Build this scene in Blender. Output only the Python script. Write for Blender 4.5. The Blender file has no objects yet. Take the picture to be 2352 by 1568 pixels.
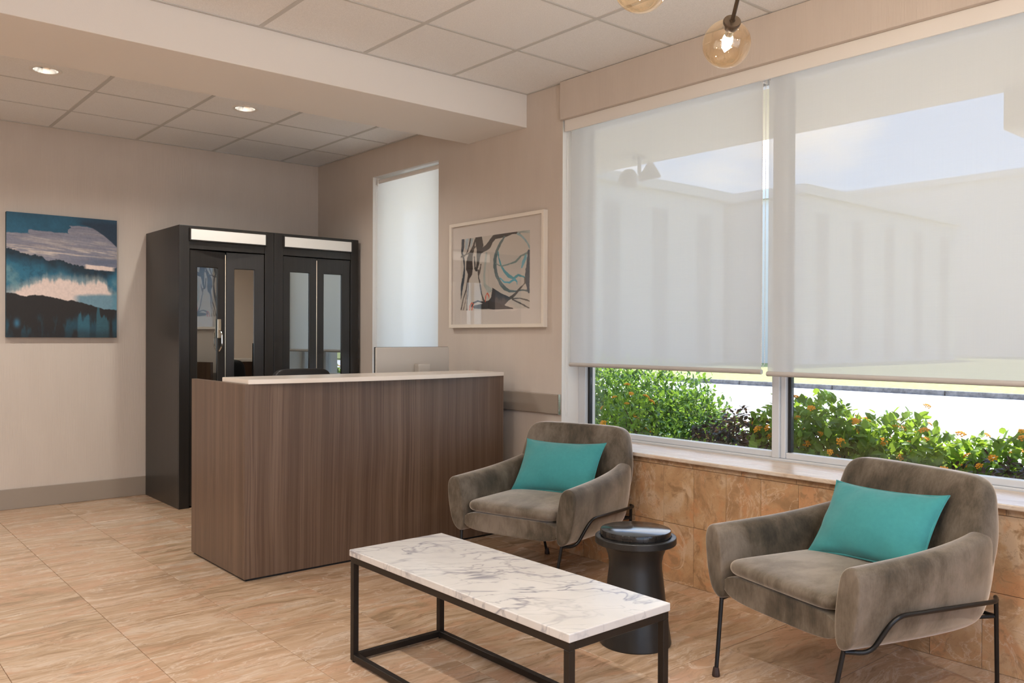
import bpy, bmesh, math, random
import numpy as np
from mathutils import Matrix, Vector

random.seed(7)
rng = np.random.default_rng(11)
S = bpy.context.scene
COL = S.collection
PI = math.pi

# ------------------------------------------------------------------ camera
CAM = (-3.6541, -7.0243, 1.2657)
YAW, PITCH, ROLL = 0.7057, -0.0051, 0.0043
cam = bpy.data.cameras.new('camera')
cam.sensor_width = 36.0
cam.lens = 36.0 * 1940.62 / 2352.0
cam.clip_start = 0.05
cam.clip_end = 500
cam_ob = bpy.data.objects.new('camera', cam)
COL.objects.link(cam_ob)
fw = Vector((math.sin(YAW) * math.cos(PITCH), math.cos(YAW) * math.cos(PITCH), math.sin(PITCH)))
rt = Vector((math.cos(YAW), -math.sin(YAW), 0))
up = rt.cross(fw)
r2 = rt * math.cos(ROLL) + up * math.sin(ROLL)
u2 = -rt * math.sin(ROLL) + up * math.cos(ROLL)
cam_ob.matrix_world = Matrix(((r2.x, u2.x, -fw.x, CAM[0]), (r2.y, u2.y, -fw.y, CAM[1]), (r2.z, u2.z, -fw.z, CAM[2]), (0, 0, 0, 1)))
S.camera = cam_ob

# ------------------------------------------------------------------ exposure
S.view_settings.view_transform = 'Standard'
S.view_settings.look = 'None'
S.view_settings.gamma = 1.0
S.view_settings.use_curve_mapping = False
S.view_settings.exposure = 0.34
# light path limits keep the render quick without changing the look
S.cycles.max_bounces = 8
S.cycles.diffuse_bounces = 4
S.cycles.glossy_bounces = 3
S.cycles.transmission_bounces = 4
S.cycles.caustics_reflective = False
S.cycles.caustics_refractive = False
S.cycles.adaptive_threshold = 0.05


# ------------------------------------------------------------------ node helpers
class NT:
    def __init__(self, tree):
        self.t = tree
        tree.nodes.clear()

    def n(self, typ, ins=None, **props):
        nd = self.t.nodes.new('ShaderNode' + typ)
        for k, v in props.items():
            setattr(nd, k, v)
        for k, v in (ins or {}).items():
            s = nd.inputs[k]
            if isinstance(v, bpy.types.NodeSocket):
                self.t.links.new(v, s)
            elif isinstance(v, bpy.types.Node):
                self.t.links.new(v.outputs[0], s)
            else:
                if s.type == 'RGBA' and len(v) == 3:
                    v = (*v, 1)
                s.default_value = v
        return nd

    def math(self, op, a, b=0.0, clamp=False):
        return self.n('Math', {0: a, 1: b}, operation=op, use_clamp=clamp).outputs[0]

    def ramp(self, fac, stops, interp='LINEAR'):
        r = self.n('ValToRGB', {0: fac})
        r.color_ramp.interpolation = interp
        e = r.color_ramp.elements
        while len(e) < len(stops):
            e.new(0.5)
        for el, (p, c) in zip(e, stops):
            el.position = p
            el.color = (*c, 1) if len(c) == 3 else c
        return r.outputs[0]

    def mix(self, fac, a, b, blend='MIX'):
        m = self.n('Mix', data_type='RGBA', blend_type=blend)
        for s, v in ((m.inputs[0], fac), (m.inputs[6], a), (m.inputs[7], b)):
            if isinstance(v, bpy.types.NodeSocket):
                self.t.links.new(v, s)
            elif isinstance(v, (int, float)):
                s.default_value = v
            else:
                s.default_value = (*v, 1) if len(v) == 3 else v
        return m.outputs[2]

    def noise(self, vec, scale, detail=4, rough=0.55, dist=0.0):
        return self.n('TexNoise', {'Vector': vec, 'Scale': scale, 'Detail': detail, 'Roughness': rough, 'Distortion': dist}).outputs[0]

    def mapping(self, vec, scale=(1, 1, 1), rot=(0, 0, 0), loc=(0, 0, 0)):
        return self.n('Mapping', {'Vector': vec, 'Scale': scale, 'Rotation': rot, 'Location': loc}).outputs[0]

    def out(self, shader, which='OutputMaterial'):
        o = self.n(which)
        self.t.links.new(shader if isinstance(shader, bpy.types.NodeSocket) else shader.outputs[0], o.inputs[0])


MATS = {}


def mat(name, fn):
    m = bpy.data.materials.new(name)
    m.use_nodes = True
    t = NT(m.node_tree)
    t.out(fn(t))
    MATS[name] = m
    return m


def pbr(t, color, rough=0.5, bump=None, bstr=0.1, bdist=0.01, **kw):
    ins = {'Base Color': color, 'Roughness': rough}
    for k, v in kw.items():
        ins[k.replace('_', ' ')] = v
    if bump is not None:
        ins['Normal'] = t.n('Bump', {'Strength': bstr, 'Distance': bdist, 'Height': bump}).outputs[0]
    return t.n('BsdfPrincipled', ins)


def flat(name, color, rough=0.5, **kw):
    return mat(name, lambda t: pbr(t, color, rough, **kw))


def coords(t, jitter=False):
    c = t.n('TexCoord').outputs['Object']
    if jitter:
        r = t.n('ObjectInfo').outputs['Random']
        off = t.n('CombineXYZ', {0: t.math('MULTIPLY', r, 37.0), 1: t.math('MULTIPLY', r, 91.0), 2: t.math('MULTIPLY', r, 53.0)})
        c = t.n('VectorMath', {0: c, 1: off.outputs[0]}, operation='ADD').outputs[0]
    return c


# ------------------------------------------------------------------ world and sun
W = bpy.data.worlds.new('World')
S.world = W
W.use_nodes = True
t = NT(W.node_tree)
g = t.n('TexCoord').outputs['Generated']
sep = t.n('SeparateXYZ', {0: g})
sky = t.ramp(sep.outputs[2], [(0.0, (0.62, 0.80, 1.0)), (0.10, (0.42, 0.66, 1.0)), (0.45, (0.20, 0.46, 0.95)), (1.0, (0.12, 0.32, 0.8))])
cl = t.noise(t.mapping(g, (1, 1, 2.6), loc=(0.35, 0.2, 0.1)), 3.2, 7, 0.58, 0.2)
clm = t.ramp(cl, [(0.48, (0, 0, 0)), (0.64, (1, 1, 1))])
sky = t.mix(clm, sky, (1.0, 1.0, 1.0))
t.out(t.n('Background', {'Color': sky, 'Strength': 2.3}), 'OutputWorld')

sun = bpy.data.lights.new('sun', 'SUN')
sun.energy = 9.0
sun.angle = math.radians(0.6)
sun.color = (1.0, 0.95, 0.86)
sun_ob = bpy.data.objects.new('sun', sun)
COL.objects.link(sun_ob)
sun_ob.rotation_euler = Vector((0.46, 0.28, 0.84)).to_track_quat('Z', 'Y').to_euler()


# ------------------------------------------------------------------ object helpers
def tag(o, label=None, cat=None, group=None, kind=None):
    for k, v in (('label', label), ('category', cat), ('group', group), ('kind', kind)):
        if v:
            o[k] = v
    return o


def wloc(o):
    v = Vector((0, 0, 0))
    while o is not None:
        v += o.location
        o = o.parent
    return v


def empty(name, loc, rz=0.0):
    o = bpy.data.objects.new(name, None)
    COL.objects.link(o)
    o.location = loc
    o.rotation_euler = (0, 0, rz)
    o.empty_display_size = 0.1
    return o


def link(name, me, m, parent=None, loc=(0, 0, 0), smooth=False, world=True, sharp=38):
    o = bpy.data.objects.new(name, me)
    COL.objects.link(o)
    if m is not None and not me.materials:
        for x in (m if isinstance(m, (list, tuple)) else [m]):
            me.materials.append(x)
    if smooth:
        me.polygons.foreach_set('use_smooth', [True] * len(me.polygons))
        if sharp:
            me.set_sharp_from_angle(angle=math.radians(sharp))
    loc = Vector(loc)
    if parent is not None:
        o.parent = parent
        if world:
            loc = loc - wloc(parent)
    o.location = loc
    return o


def pydata(verts, faces):
    me = bpy.data.meshes.new('mesh')
    me.from_pydata([tuple(map(float, v)) for v in verts], [], [tuple(map(int, f)) for f in faces])
    me.update()
    return me


def bmmesh(bm):
    me = bpy.data.meshes.new('mesh')
    bm.normal_update()
    bm.to_mesh(me)
    bm.free()
    return me


def boxmesh(sx, sy, sz, bev=0.0, seg=2):
    bm = bmesh.new()
    bmesh.ops.create_cube(bm, size=1)
    bmesh.ops.scale(bm, vec=(sx, sy, sz), verts=bm.verts)
    if bev > 0:
        bmesh.ops.bevel(bm, geom=bm.edges[:], offset=bev, segments=seg, profile=0.5, affect='EDGES')
    return bmmesh(bm)


def box(name, lo, hi, m, parent=None, bev=0.0, seg=2, world=True, smooth=False):
    s = [hi[i] - lo[i] for i in range(3)]
    c = [(hi[i] + lo[i]) / 2 for i in range(3)]
    return link(name, boxmesh(*s, bev, seg), m, parent, c, smooth, world)


def sweep(path, rad, sides=10, closed=False, caps=True, roundness=0):
    """verts, faces of a tube along path (optionally rounded corners)"""
    P = [Vector(p) for p in path]
    if roundness > 0 and not closed:
        Q = [P[0]]
        for i in range(1, len(P) - 1):
            a, b, c = P[i - 1], P[i], P[i + 1]
            r = min(roundness, (a - b).length * 0.45, (c - b).length * 0.45)
            p0, p1 = b + (a - b).normalized() * r, b + (c - b).normalized() * r
            for k in range(6):
                s = k / 5
                Q.append(p0 * (1 - s) ** 2 + b * 2 * s * (1 - s) + p1 * s * s)
        Q.append(P[-1])
        P = Q
    n = len(P)
    V, F = [], []
    prev = None
    for i in range(n):
        a = P[(i - 1) % n] if (closed or i > 0) else P[i]
        b = P[(i + 1) % n] if (closed or i < n - 1) else P[i]
        d = (b - a).normalized()
        if prev is None:
            ref = Vector((0, 0, 1)) if abs(d.z) < 0.9 else Vector((1, 0, 0))
            nx = d.cross(ref).normalized()
        else:
            nx = (prev - d * prev.dot(d)).normalized()
        prev = nx
        ny = d.cross(nx)
        rr = rad[i] if isinstance(rad, (list, tuple)) else rad
        for k in range(sides):
            an = 2 * PI * k / sides
            V.append(P[i] + nx * math.cos(an) * rr + ny * math.sin(an) * rr)
    m = n if closed else n - 1
    for i in range(m):
        for k in range(sides):
            a, b = i * sides + k, i * sides + (k + 1) % sides
            c, d = ((i + 1) % n) * sides + (k + 1) % sides, ((i + 1) % n) * sides + k
            F.append((a, b, c, d))
    if caps and not closed:
        F.append(tuple(range(sides))[::-1])
        F.append(tuple((n - 1) * sides + k for k in range(sides)))
    return V, F


def tube(name, path, rad, m, parent=None, sides=10, closed=False, rnd=0, world=True):
    V, F = sweep(path, rad, sides, closed, True, rnd)
    c = sum(V, Vector()) / len(V)
    return link(name, pydata([v - c for v in V], F), m, parent, c, True, world)


def lathe(name, prof, m, parent=None, loc=(0, 0, 0), sides=48, world=True, smooth=True, caps=True, sharp=24):
    """prof: (r, z) list from bottom to top"""
    V, F = [], []
    for r, z in prof:
        for k in range(sides):
            a = 2 * PI * k / sides
            V.append((max(r, 1e-5) * math.cos(a), max(r, 1e-5) * math.sin(a), z))
    n = len(prof)
    for i in range(n - 1):
        for k in range(sides):
            a, b = i * sides + k, i * sides + (k + 1) % sides
            F.append((a, b, b + sides, a + sides))
    if caps and prof[0][0] > 1e-4:
        F.append(tuple(range(sides))[::-1])
    if caps and prof[-1][0] > 1e-4:
        F.append(tuple((n - 1) * sides + k for k in range(sides)))
    return link(name, pydata(V, F), m, parent, loc, smooth, world, sharp)


def rings(name, R, m, parent=None, loc=(0, 0, 0), sub=2, caps=True, world=False):
    """closed loft through rings of equal vertex count, subdivided"""
    n = len(R[0])
    V = [v for r in R for v in r]
    F = []
    for i in range(len(R) - 1):
        for k in range(n):
            a, b = i * n + k, i * n + (k + 1) % n
            F.append((a, b, b + n, a + n))
    if caps:
        F.append(tuple(range(n))[::-1])
        F.append(tuple((len(R) - 1) * n + k for k in range(n)))
    me = pydata(V, F)
    bm = bmesh.new()
    bm.from_mesh(me)
    bmesh.ops.recalc_face_normals(bm, faces=bm.faces)
    bm.to_mesh(me)
    bm.free()
    o = link(name, me, m, parent, loc, True, world, 0)
    if sub:
        md = o.modifiers.new('subsurf', 'SUBSURF')
        md.levels = sub
        md.render_levels = sub
    return o


def frame_ring(name, x0, x1, z0, z1, wl, wr, wt, wb, y0, y1, m, parent, bev=0.003, world=True):
    """rectangular frame with a hole, in the XZ plane between y0 and y1"""
    bm = bmesh.new()
    xs = [x0, x0 + wl, x1 - wr, x1]
    zs = [z0, z0 + wb, z1 - wt, z1]
    vv = [[[bm.verts.new((x, y, z)) for z in zs] for x in xs] for y in (y0, y1)]
    for i in range(3):
        for j in range(3):
            if i == 1 and j == 1:
                continue
            bm.faces.new((vv[0][i][j], vv[0][i + 1][j], vv[0][i + 1][j + 1], vv[0][i][j + 1]))
            bm.faces.new((vv[1][i][j], vv[1][i][j + 1], vv[1][i + 1][j + 1], vv[1][i + 1][j]))
    for (a, b) in (((0, 0), (3, 0)), ((3, 0), (3, 3)), ((3, 3), (0, 3)), ((0, 3), (0, 0))):
        steps = 3
        for s in range(steps):
            p = [a[k] + (b[k] - a[k]) * s // 3 for k in (0, 1)]
            q = [a[k] + (b[k] - a[k]) * (s + 1) // 3 for k in (0, 1)]
            bm.faces.new((vv[0][p[0]][p[1]], vv[1][p[0]][p[1]], vv[1][q[0]][q[1]], vv[0][q[0]][q[1]]))
    for p, q in (((1, 1), (1, 2)), ((1, 2), (2, 2)), ((2, 2), (2, 1)), ((2, 1), (1, 1))):
        bm.faces.new((vv[0][p[0]][p[1]], vv[1][p[0]][p[1]], vv[1][q[0]][q[1]], vv[0][q[0]][q[1]]))
    bmesh.ops.recalc_face_normals(bm, faces=bm.faces)
    if bev:
        bm.normal_update()
        ed = [e for e in bm.edges if len(e.link_faces) == 2 and e.link_faces[0].normal.dot(e.link_faces[1].normal) < 0.5]
        bmesh.ops.bevel(bm, geom=ed, offset=bev, segments=1, affect='EDGES')
    c = Vector(((x0 + x1) / 2, (y0 + y1) / 2, (z0 + z1) / 2))
    bmesh.ops.translate(bm, vec=-c, verts=bm.verts)
    return link(name, bmmesh(bm), m, parent, c, False, world)


# ------------------------------------------------------------------ materials
def m_wallpaper(t):
    c = coords(t)
    v = t.noise(t.mapping(c, (1, 1, 0.02)), 220, 2, 0.5)
    big = t.noise(t.mapping(c, (1, 1, 0.25)), 9, 3, 0.5)
    col = t.mix(big, (0.60, 0.523, 0.460), (0.66, 0.583, 0.517))
    col = t.mix(t.math('MULTIPLY', v, 0.22), col, (0.47, 0.41, 0.35))
    return pbr(t, col, 0.75, v, 0.35, 0.004)


def m_plaster(t):
    c = coords(t)
    return pbr(t, (0.79, 0.755, 0.715), 0.75, t.noise(c, 160, 2), 0.12, 0.003)


def m_ceiling_tile(t):
    c = coords(t, True)
    f = t.noise(c, 190, 3, 0.7)
    g2 = t.noise(c, 60, 2, 0.6)
    col = t.mix(t.ramp(f, [(0.35, (0, 0, 0)), (0.7, (1, 1, 1))]), (0.78, 0.775, 0.77), (0.91, 0.905, 0.90))
    return pbr(t, col, 0.9, t.math('ADD', f, g2), 0.35, 0.004)


def travertine(t, c, tone, vert=False):
    # banded stone: streaks run along local X (floor) or are broken up (wall)
    s = (0.65, 7.0, 7.0) if not vert else (3.0, 2.2, 2.0)
    wob = t.noise(c, 2.2, 3, 0.5)
    cw = t.n('VectorMath', {0: c, 1: t.n('CombineXYZ', {0: 0.0, 1: t.math('MULTIPLY', wob, 0.22), 2: t.math('MULTIPLY', wob, 0.12)}).outputs[0]}, operation='ADD').outputs[0]
    a = t.noise(t.mapping(cw, s), 1.9, 7, 0.62, 0.45)
    b = t.noise(t.mapping(cw, tuple(x * 1.6 for x in s), loc=(3, 5, 1)), 4.0, 6, 0.65, 0.9)
    p = t.noise(t.mapping(c, (1.2, 2.4, 2.0), loc=(9, 2, 4)), 2.1, 4, 0.6, 0.8)
    tn = tone
    col = t.ramp(a, [(0.37, tn[0]), (0.455, tn[1]), (0.53, tn[2]), (0.60, tn[3])])
    col = t.mix(t.ramp(p, [(0.50, (0, 0, 0)), (0.60, (0.8, 0.8, 0.8))]), col, tn[4])
    col = t.mix(t.ramp(b, [(0.36, (0.9, 0.9, 0.9)), (0.46, (0, 0, 0))]), col, tn[0])
    gt = t.math('MULTIPLY', t.n('ObjectInfo').outputs['Random'], 1.0)
    vn = t.noise(t.mapping(cw, (0.9, 3.4, 3.0) if not vert else (1.3, 2.4, 2.2), loc=(4, 8, 6)), 2.0, 7, 0.6, 1.1)
    va = t.math('ABSOLUTE', t.math('SUBTRACT', vn, 0.5))
    col = t.mix(t.ramp(va, [(0.0, (1, 1, 1)), (0.008, (0.45, 0.45, 0.45)), (0.022, (0, 0, 0))]), col, t.mix(gt, col, tn[5]))
    vd = t.math('ABSOLUTE', t.math('SUBTRACT', t.noise(t.mapping(cw, (1.0, 4.2, 4.0), loc=(14, 3, 2)), 2.0, 7, 0.6, 1.2), 0.5))
    col = t.mix(t.ramp(vd, [(0.0, (0.5, 0.5, 0.5)), (0.008, (0, 0, 0))]), col, tn[6])
    fine = t.noise(t.mapping(c, (14, 70, 70)), 3, 4, 0.7)
    col = t.mix(t.math('MULTIPLY', fine, 0.25), col, tn[3])
    return col, a


FL = [(0.27, 0.168, 0.090), (0.44, 0.296, 0.178), (0.52, 0.368, 0.247), (0.58, 0.450, 0.338), (0.51, 0.290, 0.172), (0.72, 0.60, 0.49), (0.18, 0.115, 0.065)]
WL = [(0.27, 0.145, 0.062), (0.45, 0.255, 0.12), (0.52, 0.32, 0.165), (0.60, 0.43, 0.28), (0.56, 0.25, 0.10), (0.70, 0.54, 0.40), (0.17, 0.095, 0.05)]


def m_floor(t):
    col, a = travertine(t, coords(t, True), FL)
    rv = t.n('ObjectInfo').outputs['Random']
    col = t.mix(t.math('MULTIPLY', rv, 0.35), col, (0.56, 0.36, 0.235))
    return pbr(t, col, t.math('ADD', 0.20, t.math('MULTIPLY', a, 0.12)), a, 0.02, 0.002)


def m_walltile(t):
    col, a = travertine(t, coords(t, True), WL, True)
    rv = t.n('ObjectInfo').outputs['Random']
    col = t.mix(t.math('MULTIPLY', rv, 0.25), col, (0.60, 0.36, 0.2))
    return pbr(t, col, 0.34, a, 0.03, 0.002)


def m_sill(t):
    col, a = travertine(t, t.mapping(coords(t), rot=(0, 0, PI / 2)), [(0.5, 0.37, 0.26), (0.6, 0.47, 0.36), (0.66, 0.54, 0.43), (0.72, 0.62, 0.52), (0.6, 0.42, 0.29), (0.78, 0.68, 0.58), (0.33, 0.22, 0.14)])
    return pbr(t, col, 0.3)


def m_marble(t):
    c = t.mapping(coords(t), rot=(0, 0, 0.6))
    big = t.noise(c, 3.0, 4, 0.55, 0.5)
    col = t.ramp(big, [(0.3, (0.54, 0.515, 0.495)), (0.6, (0.61, 0.59, 0.575)), (0.8, (0.52, 0.51, 0.51))])

    def vein(loc, sc, w, amt):
        v = t.math('ABSOLUTE', t.math('SUBTRACT', t.noise(t.mapping(c, (1.0, 2.2, 1.0), loc=loc), sc, 4, 0.5, 0.7), 0.5))
        return t.ramp(v, [(0.0, (amt,) * 3), (w * 0.35, (amt * 0.55,) * 3), (w, (0, 0, 0))])
    gate = t.ramp(t.noise(t.mapping(c, loc=(7, 1, 3)), 3.2, 3), [(0.40, (0.25,) * 3), (0.56, (1, 1, 1))])
    m1 = t.mix(1.0, vein((1, 2, 3), 2.4, 0.022, 0.9), gate, 'MULTIPLY')
    col = t.mix(m1, col, (0.20, 0.20, 0.24))
    col = t.mix(t.mix(1.0, vein((5, 1, 9), 4.2, 0.022, 0.7), gate, 'MULTIPLY'), col, (0.27, 0.26, 0.28))
    cloud = t.ramp(t.noise(t.mapping(c, (1, 1.6, 1), loc=(2, 6, 1)), 7, 6, 0.7, 0.4), [(0.60, (0, 0, 0)), (0.76, (0.55, 0.55, 0.55))])
    col = t.mix(cloud, col, (0.27, 0.27, 0.31))
    return pbr(t, col, 0.22)


def m_blackstone(t):
    c = coords(t)
    s = t.noise(t.mapping(c, (2.5, 16, 1), rot=(0, 0, 0.75)), 3, 6, 0.7, 0.3)
    col = t.ramp(s, [(0.40, (0.010, 0.0095, 0.009)), (0.62, (0.022, 0.020, 0.019)), (0.78, (0.07, 0.066, 0.062))])
    return pbr(t, col, t.math('ADD', 0.04, t.math('MULTIPLY', s, 0.16)))


def m_gunmetal(t):
    c = coords(t)
    s = t.noise(t.mapping(c, (6, 6, 0.8)), 3, 5, 0.6)
    sp = t.noise(c, 260, 2, 0.8)
    col = t.mix(s, (0.018, 0.018, 0.018), (0.06, 0.058, 0.055))
    col = t.mix(t.ramp(sp, [(0.7, (0, 0, 0)), (0.8, (0.2, 0.2, 0.2))]), col, (0.16, 0.14, 0.11))
    return pbr(t, col, t.math('ADD', 0.26, t.math('MULTIPLY', s, 0.2)), Metallic=0.55)


def m_wood(t):
    c = coords(t)
    w = t.n('VectorMath', {0: c, 1: t.n('CombineXYZ', {0: t.math('MULTIPLY', t.noise(t.mapping(c, (1, 1, 0.5)), 1.6, 2), 0.07), 1: 0.0, 2: 0.0}).outputs[0]}, operation='ADD').outputs[0]
    a = t.noise(t.mapping(w, (9, 9, 0.16)), 1.6, 5, 0.6, 0.2)
    b = t.noise(t.mapping(w, (60, 60, 0.55)), 2.0, 4, 0.65, 0.3)
    col = t.ramp(a, [(0.30, (0.090, 0.053, 0.034)), (0.5, (0.138, 0.087, 0.058)), (0.70, (0.180, 0.118, 0.083))])
    col = t.mix(t.ramp(b, [(0.40, (0.55, 0.55, 0.55)), (0.52, (0, 0, 0))]), col, (0.075, 0.040, 0.027))
    return pbr(t, col, t.math('ADD', 0.30, t.math('MULTIPLY', b, 0.15)), b, 0.05, 0.002)


def m_blackwood(t):
    c = coords(t)
    a = t.noise(t.mapping(c, (30, 30, 0.7)), 2.0, 4, 0.6)
    col = t.mix(a, (0.010, 0.009, 0.008), (0.030, 0.026, 0.023))
    return pbr(t, col, 0.34, a, 0.05, 0.002)


def m_velvet(t):
    c = coords(t, True)
    a = t.noise(c, 2.6, 3, 0.5, 0.2)
    b = t.noise(t.mapping(c, (1.6, 1.0, 0.7)), 8, 6, 0.7, 0.3)
    st_ = t.noise(t.mapping(c, (60, 60, 7)), 3, 3, 0.6)
    f = t.noise(c, 420, 2, 0.6)
    k = t.math('ADD', t.math('ADD', t.math('MULTIPLY', a, 0.50), t.math('MULTIPLY', b, 0.42)), t.math('MULTIPLY', st_, 0.08))
    col = t.ramp(k, [(0.37, (0.020, 0.0145, 0.007)), (0.45, (0.062, 0.046, 0.028)), (0.52, (0.115, 0.089, 0.063)), (0.60, (0.175, 0.140, 0.108))])
    nap = t.ramp(k, [(0.38, (0.05, 0.04, 0.03)), (0.58, (0.36, 0.305, 0.25))])
    p = pbr(t, col, 0.75, t.math('ADD', f, t.math('MULTIPLY', st_, 0.5)), 0.15, 0.002, Sheen_Weight=1.0, Sheen_Roughness=0.36, Sheen_Tint=(0.95, 0.84, 0.72, 1))
    return t.n('AddShader', {0: p.outputs[0], 1: t.n('BsdfSheen', {'Color': nap, 'Roughness': 0.38}).outputs[0]})


def m_teal(t):
    c = coords(t)
    h = t.n('TexWave', {'Vector': c, 'Scale': 190.0, 'Distortion': 1.5}, bands_direction='X').outputs[1]
    v = t.n('TexWave', {'Vector': c, 'Scale': 190.0, 'Distortion': 1.5}, bands_direction='Y').outputs[1]
    w = t.math('MULTIPLY', t.math('ADD', h, v), 0.5)
    n = t.noise(c, 60, 3)
    col = t.mix(t.math('MULTIPLY', t.math('ADD', w, n), 0.5), (0.020, 0.185, 0.195), (0.050, 0.31, 0.315))
    return pbr(t, col, 0.85, w, 0.25, 0.001, Sheen_Weight=0.25, Sheen_Roughness=0.5)


def m_blind(tr, dif, c0=(0.68, 0.672, 0.657), c1=(0.78, 0.770, 0.754)):
    def f(t):
        c = coords(t)
        w = t.noise(t.mapping(c, (1, 400, 1)), 3, 2)
        w2 = t.noise(t.mapping(c, (1, 1, 300)), 3, 2)
        k = t.math('MULTIPLY', t.math('ADD', w, w2), 0.5)
        col = t.mix(k, c0, c1)
        body = t.n('MixShader', {0: dif, 1: t.n('BsdfDiffuse', {'Color': col}).outputs[0], 2: t.n('BsdfTranslucent', {'Color': col}).outputs[0]})
        return t.n('MixShader', {0: tr, 1: body.outputs[0], 2: t.n('BsdfTransparent', {'Color': (1, 1, 1)}).outputs[0]})
    return f


def fresnel(t, ior):
    # thin sheets: the way out of the glass reflects like the way in
    b = t.n('NewGeometry').outputs['Backfacing']
    i = t.math('ADD', ior, t.math('MULTIPLY', b, 1.0 / ior - ior))
    return t.n('Fresnel', {'IOR': i}).outputs[0]


def thin_glass(tint=(1, 1, 1), refl=0.0, gcol=(1, 1, 1)):
    def f(t):
        fr = fresnel(t, 1.45)
        k = t.math('ADD', t.math('MULTIPLY', fr, 1.0 - refl), refl, True)
        return t.n('MixShader', {0: k, 1: t.n('BsdfTransparent', {'Color': tint}).outputs[0], 2: t.n('BsdfGlossy', {'Color': gcol, 'Roughness': 0.0}).outputs[0]})
    return f


def m_amber(t):
    lw = t.n('LayerWeight', {'Blend': 0.35}).outputs['Facing']
    tint = t.ramp(lw, [(0.0, (0.975, 0.89, 0.755)), (0.55, (0.965, 0.855, 0.69)), (1.0, (0.96, 0.83, 0.65))])
    fr = fresnel(t, 1.9)
    return t.n('MixShader', {0: fr, 1: t.n('BsdfTransparent', {'Color': tint}).outputs[0], 2: t.n('BsdfGlossy', {'Color': (1, 0.96, 0.9), 'Roughness': 0.0}).outputs[0]})


def emit(name, col, s):
    return mat(name, lambda t: t.n('Emission', {'Color': col, 'Strength': s}))


def leafmat(stops, trans):
    def f(t):
        r = t.math('FRACT', t.math('ADD', t.n('NewGeometry').outputs['Random Per Island'], t.n('ObjectInfo').outputs['Random']))
        col = t.ramp(r, stops)
        p = pbr(t, col, 0.38)
        tr = t.n('BsdfTranslucent', {'Color': t.mix(0.5, col, trans)})
        return t.n('MixShader', {0: 0.42, 1: p.outputs[0], 2: tr.outputs[0]})
    return f


def m_vcol(t):
    return pbr(t, t.n('Attribute', attribute_name='Col').outputs['Color'], 0.7)


def m_asphalt(t):
    c = coords(t)
    return pbr(t, t.mix(t.noise(c, 3, 5, 0.7), (0.56, 0.54, 0.51), (0.66, 0.64, 0.61)), 0.9)


def m_lawn(t):
    c = coords(t)
    a = t.noise(c, 6, 6, 0.75)
    col = t.ramp(a, [(0.3, (0.10, 0.13, 0.03)), (0.5, (0.24, 0.27, 0.08)), (0.72, (0.42, 0.38, 0.20))])
    return pbr(t, col, 0.95)


def m_conc(t):
    c = coords(t)
    a = t.noise(c, 5, 6, 0.75)
    return pbr(t, t.ramp(a, [(0.3, (0.05, 0.047, 0.043)), (0.6, (0.20, 0.185, 0.17))]), 0.95)


WALLP = mat('wallpaper', m_wallpaper)
PLASTER = mat('plaster', m_plaster)
CTILE = mat('acoustic_tile', m_ceiling_tile)
GRID = flat('grid_metal', (0.56, 0.55, 0.53), 0.6)
FLOORM = mat('floor_stone', m_floor)
WTILE = mat('wall_stone', m_walltile)
SILLM = mat('sill_stone', m_sill)
GROUT = flat('grout', (0.20, 0.13, 0.08), 0.9)
FGROUT = flat('floor_grout', (0.30, 0.19, 0.11), 0.9)
TAUPE = flat('taupe_vinyl', (0.33, 0.275, 0.225), 0.6)
WHITEP = flat('white_paint', (0.80, 0.77, 0.73), 0.5)
ALU = flat('white_aluminium', (0.63, 0.65, 0.68), 0.38)
BLACKR = flat('black_rubber', (0.012, 0.012, 0.012), 0.6)
CREAM = flat('cream_render', (0.78, 0.70, 0.54), 0.9)
OUTW = flat('outside_white', (0.66, 0.63, 0.58), 0.9)
OUTD = flat('outside_grey', (0.40, 0.385, 0.36), 0.9)
MARBLE = mat('marble', m_marble)
BARM = flat('blind_bar', (0.50, 0.47, 0.44), 0.45)
BSTONE = mat('black_stone', m_blackstone)
GUN = mat('gunmetal', m_gunmetal)
WOOD = mat('walnut', m_wood)
BWOOD = mat('black_wood', m_blackwood)
QUARTZ = flat('cream_quartz', (0.80, 0.72, 0.64), 0.22)
VELVET = mat('velvet', m_velvet)
TEAL = mat('teal_linen', m_teal)
STEEL = flat('dark_steel', (0.028, 0.022, 0.018), 0.42, Metallic=0.6)
BLKMET = flat('black_metal', (0.010, 0.009, 0.009), 0.38, Metallic=0.3)
BRONZE = flat('bronze', (0.085, 0.060, 0.042), 0.42, Metallic=0.7)
RUBBER = flat('brown_rubber', (0.035, 0.018, 0.014), 0.55)
CHROME = flat('chrome', (0.72, 0.70, 0.66), 0.18, Metallic=1.0)
BRASS = flat('brushed_brass', (0.62, 0.53, 0.40), 0.3, Metallic=1.0)
BLIND = mat('screen_fabric', m_blind(0.13, 0.54))
BLIND2 = mat('white_fabric', m_blind(0.03, 0.70, (0.90, 0.875, 0.845), (0.98, 0.955, 0.92)))
GLASS = mat('window_glass', thin_glass())
BGLASS = mat('booth_glass', thin_glass((0.42, 0.42, 0.42), 0.42, (0.86, 0.88, 0.85)))
PGLASS = mat('picture_glass', thin_glass())
AMBER = mat('amber_glass', m_amber)
LEATHER = flat('black_leather', (0.014, 0.013, 0.013), 0.4)
PLASTIC = flat('black_plastic', (0.012, 0.012, 0.013), 0.45)
SILVER = flat('silver_shell', (0.60, 0.56, 0.51), 0.38)
FRAMEW = flat('cream_frame', (0.80, 0.73, 0.64), 0.45)
MATB = flat('mat_board', (0.72, 0.66, 0.61), 0.8)
VCOL = mat('painted', m_vcol)
MILK = mat('milk_panel', lambda t: pbr(t, (0.80, 0.77, 0.72), 0.35))
ASPH = mat('pale_asphalt', m_asphalt)
LAWN = mat('dry_lawn', m_lawn)
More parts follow.
